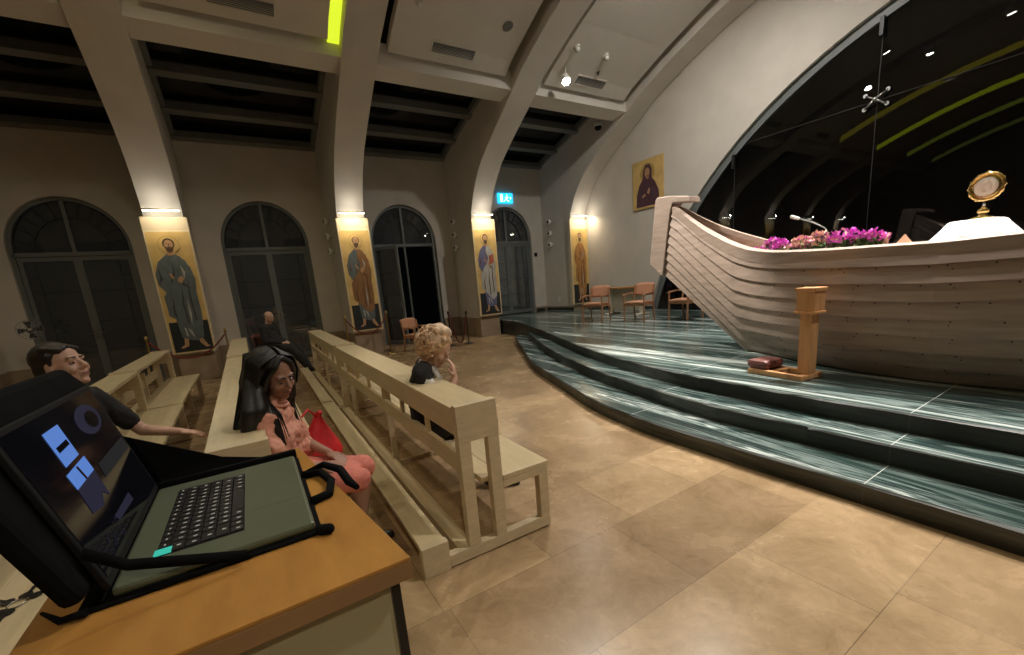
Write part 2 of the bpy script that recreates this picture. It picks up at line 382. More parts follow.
for y in (6.42, 3.66):
    zt = AZ + math.sqrt(7.9**2 - (y - AC)**2); MB().box((-.10, y - AC - .03, zt - .28), (-.01, y - AC + .03, zt + .03)).build('bracket', M['blackmetal'], win)
for y in (3.66, .9):
    b = MB(); c = Vector((-.12, y - AC, 4.41))
    for sy in (-1, 1):
        for sz in (-1, 1):
            e = c + Vector((.06, sy * .17, sz * .12)); b.tube([c, c.lerp(e, .5) + Vector((-.02, 0, 0)), e], [.028, .02, .022], 8); b.lathe(e + Vector((-.02, 0, 0)), [(.035, 0), (.04, .015), (.04, .05), (.02, .07)], 12, (1, 0, 0))
    b.ell(c, .045); b.build('steel_fitting', M['steel'], win)

# marble platform and curved steps
PLAT = [(3.90,-9),(3.90,.4),(3.90,1.6),(3.95,2.3),(4.06,3.2),(4.42,4.62),(5.02,6.19),(5.75,7.95),(6.15,9.0),(6.6,10.2),(6.88,11.0)]
ST2 = [(3.57,-9),(3.57,.4),(3.58,1.5),(3.62,2.43),(3.80,3.46),(4.10,4.63),(4.72,6.28),(5.5,7.9),(5.95,8.8),(6.42,9.6)]
ST1 = [(3.16,-9),(3.16,.3),(3.16,1.9),(3.2,2.9),(3.36,3.75),(3.64,4.55),(4.24,6.23),(4.95,7.6),(5.9,9.4),(6.2,9.9)]
def dense(l, n=6):
    out = []
    for i in range(len(l) - 1):
        p0, p1, p2, p3 = l[max(i-1,0)], l[i], l[i+1], l[min(i+2,len(l)-1)]
        for k in range(n):
            t = k / n
            out.append(tuple(.5*((2*p1[j])+(-p0[j]+p2[j])*t+(2*p0[j]-5*p1[j]+4*p2[j]-p3[j])*t*t+(-p0[j]+3*p1[j]-3*p2[j]+p3[j])*t**3) for j in (0,1)))
    return out + [l[-1]]
def tier(name, line, z0, z1, tail):
    line = dense(line); b = MB()
    pts = line + tail
    top = [b.bm.verts.new((x, y, z1)) for x, y in pts]; b.mi = 0; b._f(top)
    # rough, slightly rounded nosing then the riser
    b.mi = 1; rows = []
    for x, y in line:
        w = random.uniform(-.010, .008); rows.append([(x, y, z1), (x - .012 + w, y - .004, z1 - .012), (x - .006 + w, y, z1 - .07), (x + .004, y, z0)])
    b.grid(rows, smooth=False)
    bmesh.ops.remove_doubles(b.bm, verts=b.bm.verts[:], dist=.0004)
    return structure(b.build(name, [M['marble'], M['riser']]))
tail = [(6.9, 11.78), (6.9, 13.38), (XF, 13.38), (XF, -9)]
tier('platform', PLAT, 0.0, .45, tail)
tier('platform_step', ST2, 0.0, .30, [(8, 9.9), (8, -9)])
tier('platform_step', ST1, 0.0, .15, [(8, 10.2), (8, -9)])
structure(MB().box((6.89, 10.95, 0), (6.93, 11.8, .449)).build('platform_end', M['riser']))
structure(MB().box((XF - .03, 8.85, .45), (XF, 11.78, .55)).build('baseboard_front', M['riser']))
structure(MB().box((PX[-1] - HW - .03, 11.77, .45), (PX[-1] - HW - .012, YL, .55)).build('baseboard_front', M['riser']))
structure(MB().box((9.43, YL - .05, .45), (9.82, YL - .02, .56)).build('baseboard_left', M['riser']))

# ceiling: roof lining, panels, beams, skylights, led coves
b = MB(); rows = []
k0 = next(i for i, p in enumerate(OUT) if p[0] <= 10.4)
for y, z in OUT[k0:len(OUT) - k0]: rows.append([(XB, y, z + .03), (XF + .3, y, z + .03)])
b.grid(rows, smooth=False); structure(b.build('ceiling', M['void']))
b = MB(); b.grid([[(XB, 2*YC-10.4, 6.58), (XF+.3, 2*YC-10.4, 6.58)], [(XB, 2*YC-13.4, 5.6), (XF+.3, 2*YC-13.4, 5.6)]]); structure(b.build('ceiling', M['void']))
b = MB(); b.grid([[(XB, YL + .3, 5.75), (XF+.3, YL + .3, 5.75)], [(XB, 9.5, 7.1), (XF+.3, 9.5, 7.1)]]); structure(b.build('ceiling', M['void']))
GAP = .22
for i in range(len(PX) - 1):
    xa, xb = PX[i] + HW, PX[i+1] - HW
    for side in (0, 1):
        fy = lambda y: y if not side else 2 * YC - y
        b = MB(); rows = []; ys = [9.0, 8.7, 8.4, 8.1, 7.6, 7.0, 6.5, 5.8, 5.2, 4.5, 3.8, 3.1, 2.4, 1.75, 1.1]
        for y in ys:
            z = interp(y) + .16
            rows.append([(xa + GAP, fy(y), z), (xb - GAP, fy(y), z), (xb - GAP, fy(y + .03), z + .16), (xa + GAP, fy(y + .03), z + .16)])
        b.grid(rows, smooth=False, closed=True); b._f([b.bm.verts.new(p) for p in rows[0]])
        structure(b.build('ceiling_panel', M['ceil']))
        y0, y1 = sorted((fy(9.12), fy(9.62)))
        yf, yk = fy(9.12), fy(9.62)
        structure(MB().prism([(xa, yf, 6.02), (xa, yk, 5.95), (xa, yk, 6.5), (xa, yf, 6.42)], (xb - xa, 0, 0)).build('ceiling_beam', M['ceil']))
    # skylight over the aisle
    sk = structure(bpy.data.objects.new('window_%d' % (20 + i), None)); COL.objects.link(sk); sk.location = (xa, 0, 0)
    sz = lambda y: 5.62 + (13.38 - y) * (6.62 - 5.62) / (13.38 - 9.65)
    b = MB(); b.grid([[(0, 13.38, sz(13.38) + .14), (xb - xa, 13.38, sz(13.38) + .14)], [(0, 9.62, sz(9.62) + .14), (xb - xa, 9.62, sz(9.62) + .14)]]); b.build('pane', M['smoked'], sk)
    for y, h in ((13.28, .16), (12.35, .24), (11.25, .24), (10.05, .26)):
        z = sz(y); MB().box((0, y - .10, z - .06), (xb - xa, y + .08, z + h - .06), Matrix.Rotation(R(-15), 3, 'X')).build('skylight_bar', M['skybar'], sk)
    for x in (.0, xb - xa - .10):
        MB().prism([(x, 13.38, sz(13.38) - .02), (x, 9.65, sz(9.65) - .02), (x, 9.65, sz(9.65) + .16), (x, 13.38, sz(13.38) + .16)], (.10, 0, 0)).build('skylight_frame', M['skybar'], sk)
def cove(i, right_side, label, m=None, y0=8.75, y1=-1.5):
    x = PX[i] + HW if right_side else PX[i] - HW
    xx = x + GAP - .01 if right_side else x - GAP + .01
    b = MB(); rows = []; n = 30
    if right_side: xx = x + .016          # led tape along the side of the rib
    for k in range(n + 1):
        y = y0 + (y1 - y0) * k / n; z = interp(y) + (.04 if right_side else .24); h = .24 if right_side else .02
        rows.append([(x, y, z), (xx, y, z), (xx, y, z + h), (x, y, z + h)])
    b.grid(rows, smooth=False, closed=True); b._f([b.bm.verts.new(p) for p in rows[0]])
    tag(b.build('cove_light', m or M['cove']), label, 'light', None)
cove(4, False, 'yellow glowing cove light left of the rib above the brown-robed saint', None, 9.22)
cove(3, True, 'yellow glowing cove light at the top left, right of the rib above the blue-robed saint', glow('amber led strip', (.62, .50, .05), .9))
cove(2, True, 'yellow cove light over the pews, brightest arc mirrored in the altar window')
cove(1, True, 'yellow cove light farther back, third arc mirrored in the altar window', glow('dim yellow led strip', (.62, .75, .08), .55))
cove(0, True, 'yellow cove light at the far back, lowest arc mirrored in the altar window', glow('faint yellow led strip', (.62, .75, .14), .32))

# ------------------------------------------------------------------ lights
def area(name, loc, to, size, power, col=(1, .9, .75), shape='DISK', spread=180):
    l = bpy.data.lights.new(name, 'AREA'); l.shape = shape; l.size = size; l.energy = power; l.color = col; l.spread = R(spread)
    o = bpy.data.objects.new(name, l); COL.objects.link(o); o.location = loc
    o.rotation_euler = (Vector(to) - Vector(loc)).to_track_quat('-Z', 'Y').to_euler(); return o
def spot(name, loc, to, angle, power, col=(1, .93, .82), blend=.6, r=.05):
    l = bpy.data.lights.new(name, 'SPOT'); l.spot_size = R(angle); l.spot_blend = blend; l.energy = power; l.color = col; l.shadow_soft_size = r
    o = bpy.data.objects.new(name, l); COL.objects.link(o); o.location = loc
    o.rotation_euler = (Vector(to) - Vector(loc)).to_track_quat('-Z', 'Y').to_euler(); return o
def spot_fixture(loc, to, label):
    loc = Vector(loc); d = (Vector(to) - loc).normalized()
    t = thing('ceiling_spotlight', label, 'lamp', loc, 0, 'spotlights on the vault')
    MB().lathe((0, 0, 0), [(.07, -.14), (.09, -.11), (.105, .0), (.108, .05), (.096, .052), (.09, .035)], 18, d).build('housing', M['white'], t)
    MB().lathe(d * .036, [(.092, 0), (.08, .012), (.03, .02)], 16, d).build('lamp_lens', M['lamp'], t)
    MB().bar(-d * .05, (0, 0, interp(loc.y) + .11 - loc.z), .025).build('bracket', M['white'], t)
    return loc + d * .10
SP = [((7.3, 8.52, 6.17), (6.0, 5.2, .45), 50, 720, 'bright spotlight on the vault aimed at the bow of the boat'),
      ((4.9, 5.55, 7.17), (2.3, 2.2, 0), 58, 400, 'vault spotlight over the steps, second bright dot in the altar window from the right'),
      ((3.1, 5.10, 7.27), (2.6, 4.2, 0), 44, 120, 'vault spotlight over the front pew, right of two high dots in the altar window'),
      ((3.1, 6.55, 6.9), (5.2, 4.25, 1.7), 30, 2600, 'vault spotlight nearest the arcade, lowest bright dot in the altar window'),
      ((3.3, 3.50, 7.46), (1.4, 2.2, 0), 46, 95, 'vault spotlight above the floor, biggest bright dot at top right of the altar window')]
for p, q, ang, pw, lab in SP:
    e = spot_fixture(p, q, lab); spot('spot_beam', e, q, ang, pw)
# unseen downlights, added under the crown of the vault to light the room
for x, y, tx, ty, pw, sprd in ((5.1, -.9, 2.4, .3, 60, 75), (6.7, 1.5, 6.4, 1.5, 230, 62), (-4.5, 4.0, -4.5, 5.5, 40, 130), (7.3, 4.6, 8.6, 6.4, 180, 150), (-.9, 5.6, -.9, 7.6, 44, 125), (-1.4, -4.2, -.2, -1.0, 28, 75)):
    t = thing('added_downlight', 'round flush downlight added out of view under the crown of the vault', 'lamp', (x, y, interp(y) + .06), 0, 'downlights added under the crown of the vault')
    MB().lathe((0, 0, 0), [(.17, .04), (.18, 0), (.16, -.03), (.15, -.02)], 24).build('rim', M['white'], t)
    MB().lathe((0, 0, -.02), [(.15, 0), (.149, -.004)], 24).build('diffuser', M['diffuser'], t)
    area('added_downlight_glow', (x, y, interp(y) - .03), (tx, ty, 0), .28, pw, (1, .94, .86) if x > 0 else (1, .88, .66), 'DISK', sprd)

# ------------------------------------------------------------------ arched double doors in the aisle wall
def door(n, c, kind):
    d = structure(bpy.data.objects.new('door_%d' % n, None)); COL.objects.link(d); d.location = (c, YL + .14, 0)
    z0 = .45 if kind == 'platform' else 0
    b = MB(); rows = []
    prof = [(-WHALF, z0)] + [(WHALF * math.cos(math.pi - math.pi * k / 28), SPR + (ATOP - SPR) * math.sin(math.pi * k / 28)) for k in range(29)] + [(WHALF, z0)]
    for x, z in prof:
        cx, cz = 0, SPR; dx, dz = x - cx, max(z - cz, 0); l = math.hypot(dx, dz) or 1
        ix, iz = x - dx / l * .075, z - dz / l * .075
        rows.append([(x, -.05, z), (ix, -.05, iz), (ix, .05, iz), (x, .05, z)])
    b.grid(rows, smooth=False, closed=True); b.build('door_frame', M['frame'], d)
    MB().box((-WHALF + .05, -.05, 3.0), (WHALF - .05, .05, 3.09)).build('transom', M['frame'], d)
    MB().box((-.035, -.05, 3.09), (.035, .05, ATOP - .05)).build('mullion', M['frame'], d)
    # fanlight: pane and the ring of small lights round it
    b = MB(); pts = [(.95 * math.cos(math.pi * k / 24), .03, 3.05 + (ATOP - .08 - 3.05) * math.sin(math.pi * k / 24)) for k in range(25)]
    b._f([b.bm.verts.new(p) for p in pts]); b.build('fanlight_pane', M['glass'], d)
    b = MB(); rows = []
    for k in range(25):
        a = math.pi * k / 24; x, z = .66 * math.cos(a), 3.09 + .76 * math.sin(a)
        rows.append([(x, -.01, z), (x * .965, -.01, 3.09 + (z - 3.09) * .965), (x * .965, .03, 3.09 + (z - 3.09) * .965), (x, .03, z)])
    b.grid(rows, smooth=False, closed=True)
    for k in range(1, 12):
        a = math.pi * k / 12
        b.bar((.65 * math.cos(a), .01, 3.09 + .74 * math.sin(a)), (.97 * math.cos(a), .01, 3.09 + 1.08 * math.sin(a)), .016, .03, (0, 1, 0))
    b.build('glazing_bars', M['joint'], d)
    def leaf(w, flip):
        """leaf hinged at x=0, lying along +x"""
        L_ = bpy.data.objects.new('door_leaf', None); COL.objects.link(L_); L_.parent = d
        s = -1 if flip else 1; f = .075
        b = MB()
        for lo, hi in (((0, z0 + .02), (f, 2.99)), ((w - f, z0 + .02), (w, 2.99)), ((f, z0 + .02), (w - f, z0 + .14)), ((f, 2.9), (w - f, 2.99))):
            xs = sorted((s * lo[0], s * hi[0])); b.box((xs[0], -.025, lo[1]), (xs[1], .025, hi[1]))
        b.build('leaf_frame', M['frame'], L_)
        b = MB(); xs = sorted((s * f, s * (w - f))); b.box((xs[0], .0, z0 + .14), (xs[1], .006, 2.9)); b.build('pane', M['glass'], L_)
        b = MB(); xo = s * (f + .17); b.box((min(xo, xo + s * .018), -.008, z0 + .14), (max(xo, xo + s * .018), .012, 2.9))
        for k in range(1, 8):
            z = z0 + .14 + (2.76 - z0) * k / 8; xs = sorted((s * f, s * (w - f))); 
            if k in (2, 4, 6): b.box((xs[0], -.006, z - .008), (xs[1], .012, z + .008))
            else: b.box((min(s * f, xo), -.006, z - .008), (max(s * f, xo), .012, z + .008))
        b.build('glazing_bars', M['joint'], L_)
        h = s * (w - .045); MB().box((h - .012, -.05, 1.12 + z0 * .5), (h + .012, -.025, 1.34 + z0 * .5)).bar((h, -.06, 1.25 + z0 * .5), (h - s * .11, -.06, 1.25 + z0 * .5), .016).build('handle', M['steel'], L_)
        return L_
    W = WHALF - .08
    l = leaf(W, False); l.location = (-W, 0, 0); r = leaf(W, True); r.location = (W, 0, 0)
    if kind == 'open':
        l.rotation_euler = (0, 0, R(-62)); r.rotation_euler = (0, 0, R(70))
        MB().box((-.03, -.03, 0), (.03, .03, 3.0)).build('centre_post', M['frame'], d)
for n, (c, kind) in enumerate(zip(OPEN, ('shut', 'shut', 'shut', 'shut', 'open', 'platform'))): door(n + 1, c, kind)

# ------------------------------------------------------------------ painted saints on the piers, with picture lamps
def pm(name, c, v=.2): return mat(name, c, .55, var=v, scale=7, stretch=(2, 1, .6))
PAL = {'blue': pm('blue grey robe paint', (.115, .14, .145)), 'deepblue': pm('violet blue robe paint', (.13, .13, .24)), 'brown': pm('brown mantle paint', (.26, .125, .045)), 'rust': pm('rust robe paint', (.42, .20, .06)),
       'fold': pm('dark fold paint', (.05, .05, .055)), 'foldb': pm('dark brown fold paint', (.13, .06, .025)), 'light': pm('grey highlight paint', (.42, .41, .38)), 'flesh': pm('painted flesh', (.50, .29, .15)), 'hairp': pm('painted dark hair', (.10, .055, .03)), 'ground': pm('dark green painted ground', (.018, .022, .025)),
       'halo': pm('halo line paint', (.42, .28, .08)), 'book': pm('red book paint', (.40, .10, .05)), 'purple': pm('dark purple veil paint', (.085, .030, .045)), 'board': mat('pale board edge', (.60, .50, .34), .6, var=.05), 'edge': mat('pale painted border', (.72, .64, .46), .6, var=.05)}
def fig(b_, pts, y, t=.003, dx=0, sx=1):
    b_.prism([((p[0] * sx) + dx, y, p[1]) for p in pts], (0, -t, 0)); return b_
def oval(cx, cz, rx, rz, n=20): return [(cx + rx * math.cos(2*math.pi*k/n), cz + rz * math.sin(2*math.pi*k/n)) for k in range(n)]
def icon(x, robe, mantle, fold, label, bald=False, book=False, sx=1, lean=0):
    t = thing('painted_icon', label, 'painting', (x, 11.66, .66), 0, 'saints painted on the piers')
    W, H = .40, 2.62
    MB().box((-W, 0, 0), (W, .135, H + .27)).build('board', PAL['board'], t, bevel=.012)
    MB().box((-W + .012, -.002, .012), (W - .012, 0, H)).build('border', PAL['edge'], t)
    MB().box((-W + .03, -.004, .03), (W - .03, -.002, H - .03)).build('gold_ground', M['goldpaint'], t)
    MB().box((-W + .06, -.006, .045), (W - .045, -.004, .70)).build('painted_ground', PAL['ground'], t)
    y = -.006; q = lambda nm, m, *polys: [None for _ in (0,)] and None
    def part(nm, m, polys, lift=0):
        b = MB()
        for p in polys: fig(b, p, y - lift, dx=lean, sx=sx)
        return b.build(nm, m, t)
    part('halo', PAL['halo'], [oval(0, 2.32, .165, .185, 28)])
    part('halo_fill', M['goldpaint'], [oval(0, 2.32, .155, .175, 28)], .003)
    part('foot', PAL['flesh'], [[(-.15, .12), (-.05, .16), (-.03, .34), (-.10, .34), (-.11, .20), (-.19, .14)]], .003)
    part('foot', PAL['flesh'], [[(.12, .32), (.19, .32), (.26, .15), (.30, .12), (.23, .10), (.15, .2)]], .003)
    part('robe', PAL[robe], [[(-.06, 2.14), (.08, 2.12), (.20, 1.98), (.27, 1.7), (.25, 1.45), (.22, 1.0), (.24, .55), (.22, .33), (.10, .27), (-.02, .30), (-.12, .36), (-.15, .7), (-.17, 1.1), (-.20, 1.35), (-.29, 1.5), (-.30, 1.72), (-.22, 1.98)]], .004)
    part('mantle', PAL[mantle], [[(.02, 2.12), (.13, 2.08), (.25, 1.85), (.29, 1.6), (.26, 1.3), (.27, .9), (.25, .58), (.12, .48), (-.03, .62), (-.16, .78), (-.24, .84), (-.25, 1.25), (-.13, 1.45), (-.02, 1.58), (.05, 1.75), (-.02, 1.95)]], .007)
    part('robe_folds', PAL[fold], [[(-.02, 1.98), (.0, 1.75), (-.08, 1.52), (-.10, 1.54), (-.03, 1.75)], [(.18, 1.7), (.16, 1.3), (.18, .7), (.15, .7), (.13, 1.3)], [(.06, 1.45), (.03, 1.1), (.05, .62), (.02, .66), (-.0, 1.1)], [(-.10, 1.3), (-.13, 1.0), (-.12, .78), (-.16, .84), (-.16, 1.0)], [(-.24, 1.85), (-.20, 1.62), (-.26, 1.55), (-.24, 1.66)], [(.08, 1.55), (.2, 1.4), (.07, 1.48)]], .010)
    for hl in ([(.0, .55), (.03, .42), (.08, .34), (.05, .50)], [(-.06, .58), (-.05, .40), (-.02, .36), (-.03, .55)], [(.10, 1.9), (.16, 1.75), (.12, 1.6)], [(.09, 1.2), (.11, .85), (.08, .62), (.07, .9)]): part('robe_highlight', PAL['light'], [hl], .010)
    part('hand', PAL['flesh'], [[(.02, 1.62), (.08, 1.68), (.12, 1.62), (.07, 1.52), (.01, 1.55)], [(-.06, 1.62), (-.10, 1.74), (-.06, 1.72), (-.02, 1.62)]], .011)
    if book: part('painted_book', PAL['book'], [[(.07, 1.55), (.24, 1.60), (.23, 1.86), (.08, 1.82)]], .011)
    part('neck', PAL['flesh'], [[(-.05, 2.10), (.05, 2.10), (.05, 2.24), (-.05, 2.24)]], .007)
    part('painted_hair', PAL['hairp'], [oval(0, 2.345, .092, .115 if not bald else .095)], .008)
    part('face', PAL['flesh'], [oval(0, 2.325 if not bald else 2.345, .068, .098)], .011)
    part('beard', PAL['hairp'], [[(-.068, 2.30), (-.04, 2.27), (.0, 2.285), (.04, 2.27), (.068, 2.30), (.05, 2.20), (.0, 2.155), (-.05, 2.20)]], .013)
    part('painted_eyes', PAL['fold'], [oval(-.028, 2.35, .014, .006, 8), oval(.028, 2.35, .014, .006, 8), [(-.006, 2.34), (.006, 2.34), (.009, 2.30), (-.009, 2.30)]], .014)
    return t
icon(PX[3], 'blue', 'blue', 'fold', 'icon of a bearded saint in a blue-grey robe, leftmost of the pier paintings', sx=1.12, lean=-.02)
icon(PX[4], 'blue', 'brown', 'foldb', 'icon of a balding saint in a brown mantle over a blue sleeve', bald=True, lean=.0)
icon(PX[5], 'deepblue', 'light', 'foldb', 'icon of a saint in violet and white holding a red book, beside the marble steps', book=True)
icon(PX[6] - .05, 'rust', 'rust', 'foldb', 'icon of a dark-haired saint in rust brown, on the corner pier behind the platform chairs', sx=.92)
icon(PX[2], 'blue', 'rust', 'fold', 'icon on the pier beyond the left edge, seen only as a mirrored glint')
def picture_lamp(x, label):
    t = thing('picture_lamp', label, 'lamp', (x, 11.8, 3.66), 0, 'picture lamps over the icons')
    MB().tube([(0, 0, .02), (0, -.10, .05), (0, -.22, .03)], .012).build('lamp_arm', M['oldbrass'], t)
    MB().lathe((0, .0, .02), [(.04, -.02), (.045, 0), (.03, .01)], 14, (0, -1, 0)).build('wall_plate', M['oldbrass'], t)
    b = MB(); b.tube([(-.30, -.22, 0), (.30, -.22, 0)], .014, 10); b.build('lamp_tube', M['picglow'], t)
    b = MB(); rows = [[(s, -.22 + .03 * math.cos(R(a)), .012 + .03 * math.sin(R(a))) for a in (20, 60, 90, 120, 160)] for s in (-.32, .32)]; b.grid(rows); b.build('lamp_shade', M['oldbrass'], t, solid=.004)
for i, w in ((3, 'blue-grey robed saint'), (4, 'brown-mantled saint'), (5, 'saint with the red book'), (6, 'rust-robed saint on the corner pier'), (2, 'hidden icon beyond the left edge'), (1, 'pier far behind the pews')):
    picture_lamp(PX[i], 'slim brass picture lamp over the ' + w)
    l = bpy.data.lights.new('picture_glow', 'AREA'); l.shape = 'RECTANGLE'; l.size = .6; l.size_y = .04; l.energy = {3: 4.5, 4: 9.5}.get(i, 10.5) if i > 2 else 7; l.color = (1, .84, .58)
    o = bpy.data.objects.new('picture_glow', l); COL.objects.link(o); o.location = (PX[i], 11.36, 3.62)
    o.rotation_euler = (Vector((PX[i], 11.72, 1.5)) - o.location).to_track_quat('-Z', 'Y').to_euler()
    l = bpy.data.lights.new('picture_upglow', 'POINT'); l.energy = 5.0 if i > 2 else 3; l.color = (1, .92, .78); l.shadow_soft_size = .03
    o = bpy.data.objects.new('picture_upglow', l); COL.objects.link(o); o.location = (PX[i], 11.40, 3.74)

# the framed half figure on the front wall
t = thing('painted_icon', 'square gold icon of a veiled purple half figure high on the front wall', 'painting', (XF - .048, 8.97, 3.45))
MB().box((0, -.56, 0), (.04, .56, 1.36)).build('gold_ground', M['goldpaint'], t, bevel=.005)
def fy(nm, m, polys, lift):
    b = MB()
    for p in polys: b.prism([(-lift, -u, v) for u, v in p], (-.003, 0, 0))
    b.build(nm, m, t)
fy('halo', PAL['halo'], [oval(0, .98, .26, .27, 26)], .0)
fy('robe', PAL['purple'], [[(-.42, .06), (.44, .06), (.40, .45), (.27, .70), (.16, .82), (.17, 1.05), (.09, 1.2), (-.05, 1.2), (-.15, 1.06), (-.16, .84), (-.30, .68), (-.40, .4)]], .003)
fy('face', PAL['flesh'], [oval(.0, .99, .09, .13), [(-.04, .82), (.05, .82), (.05, .92), (-.04, .92)]], .006)
fy('hand', PAL['flesh'], [[(-.02, .42), (.06, .56), (.10, .52), (.06, .38)], [(-.2, .36), (-.08, .42), (-.06, .36), (-.18, .3)]], .006)
fy('robe_folds', PAL['fold'], [[(.1, .75), (.22, .4), (.2, .1), (.16, .4)], [(-.12, .7), (-.22, .4), (-.2, .1), (-.18, .4)]], .006)

# ------------------------------------------------------------------ small wall fittings
def triple(x, who):
    for z, w in ((3.66, 'top'), (3.26, 'middle'), (2.86, 'lowest')):
        t = thing('wall_spotlight', 'round white wall spotlight, %s of three stacked %s' % (w, who), 'lamp', (x, 12.84, z), 0, 'small round spots on the pier sides')
        MB().lathe((0, 0, 0), [(.05, 0), (.05, -.05), (.085, -.06), (.092, -.10), (.085, -.15), (.062, -.155)], 18, (1, 0, 0)).build('housing', M['white'], t)
        MB().lathe((-.152, 0, 0), [(.055, 0), (.05, -.008), (.02, -.012)], 16, (1, 0, 0)).build('lamp_lens', M['black'], t)
triple(PX[4] - HW, 'left of the brown-mantled saint'); triple(PX[5] - HW, 'beside the open door'); triple(PX[6] - HW, 'on the grey corner pier')
t = thing('dome_camera', 'white dome security camera on the corner arch below the vault', 'camera', (PX[6] - HW, 10.15, 6.0))
MB().lathe((-.09, 0, 0), [(.06, .07), (.12, .06), (.125, .0), (.115, -.03)], 20).build('housing', M['white'], t)
MB().lathe((-.09, 0, -.03), [(.105, 0), (.10, -.05), (.07, -.09), (.02, -.105)], 20).build('camera_dome', M['black'], t)
t = thing('exit_sign', 'glowing blue running man exit sign above the far door', 'sign', (8.38, YL - .05, 4.37))
MB().box((-.30, -.03, 0), (.30, .05, .34)).build('light_box', M['exit'], t, bevel=.01)
b = MB()
for p in ([(.03, .25), (.07, .25), (.07, .29), (.03, .29)], [(.0, .13), (.05, .23), (.09, .22), (.05, .12)], [(.05, .13), (.11, .08), (.15, .09), (.15, .07), (.10, .05), (.03, .1)], [(.0, .14), (-.02, .08), (-.09, .04), (-.09, .06), (-.04, .1), (-.02, .15)], [(.08, .21), (.12, .17), (.13, .18), (.09, .23)], [(.02, .21), (-.04, .19), (-.04, .17), (.03, .19)],
          [(-.22, .05), (-.12, .05), (-.12, .29), (-.22, .29)], [(.24, .17), (.18, .22), (.18, .12)]):
    b.prism([(u, -.031, v) for u, v in p], (0, -.003, 0))
b.build('pictogram', M['exitw'], t)
MB().box((-.012, -.01, .34), (.012, .02, .40)).build('hanger', M['steel'], t)
tag(MB().box((9.50, YL - .02, 2.50), (9.63, YL, 2.64)).box((9.53, YL - .028, 2.53), (9.60, YL - .02, 2.61)).build('wall_switch', M['black'], bevel=.004), 'small dark wall control right of the far door', 'switch')
tag(MB().box((PX[6] - HW - .012, 12.55, .78), (PX[6] - HW, 12.68, .95)).box((PX[6] - HW - .02, 12.585, .81), (PX[6] - HW - .012, 12.645, .92)).build('wall_socket', M['white'], bevel=.003), 'pale wall socket low on the grey corner pier side', 'socket')
# air vents, loudspeaker and detectors in the ceiling panels
def on_panel(x, y): return Vector((x, y, interp(y) + .16))
def slope(y): return math.atan2(interp(y - .15) - interp(y + .15), .30)
for x, w in ((.78, 'over the blue-robed saint bay'), (4.53, 'in the middle ceiling panel'), (8.30, 'near the bright spotlight')):
    p = on_panel(x, 8.76); t = thing('ceiling_vent', 'slim rectangular air grille ' + w, 'vent', p, 0, 'air grilles in the ceiling panels'); t.rotation_euler = (-slope(8.76), 0, 0)
    b = MB()
    for lo, hi in (((-.50, -.13), (.50, -.10)), ((-.50, .10), (.50, .13)), ((-.50, -.10), (-.47, .10)), ((.47, -.10), (.50, .10))): b.box((lo[0], lo[1], -.02), (hi[0], hi[1], .02))
    b.build('vent_frame', M['ceil'], t)
    b = MB()
    for k in range(7): b.box((-.47, -.09 + k * .028, -.012), (.47, -.078 + k * .028, .01), Matrix.Rotation(R(35), 3, 'X'))
    b.build('louvre', M['skybar'], t); MB().box((-.47, -.10, .012), (.47, .10, .018)).build('backing', M['lam'], t)
p = on_panel(5.45, 8.06); t = thing('ceiling_loudspeaker', 'round grey flush loudspeaker in the middle ceiling panel', 'speaker', p); t.rotation_euler = (-slope(8.06), 0, 0)
MB().lathe((0, 0, 0), [(.13, .02), (.135, -.006), (.115, -.012)], 24).build('rim', M['ceil'], t); MB().lathe((0, 0, -.012), [(.115, 0), (.08, -.004), (.02, -.005)], 24).build('grille', M['skybar'], t)
for x, y, w in ((3.56, 8.05, 'near the left edge of the middle ceiling panel'), (7.29, 8.09, 'left above the bright spotlight'), (8.2, 8.1, 'right above the bright spotlight')):
    p = on_panel(x, y); t = thing('smoke_detector', 'small white detector ' + w, 'detector', p); t.rotation_euler = (-slope(y), 0, 0)
    MB().lathe((0, 0, 0), [(.075, .01), (.075, -.03), (.06, -.04)], 18).build('base', M['ceil'], t); MB().lathe((0, 0, -.04), [(.05, 0), (.052, -.05), (.03, -.075), (.01, -.08)], 18).build('sensor_head', M['white'], t)
p = on_panel(8.32, 8.5); t = thing('sensor', 'tiny dark sensor beside the air grille near the spotlight', 'sensor', p); MB().lathe((0, 0, 0), [(.03, .01), (.032, -.05), (.02, -.07)], 12).build('housing', M['skybar'], t)

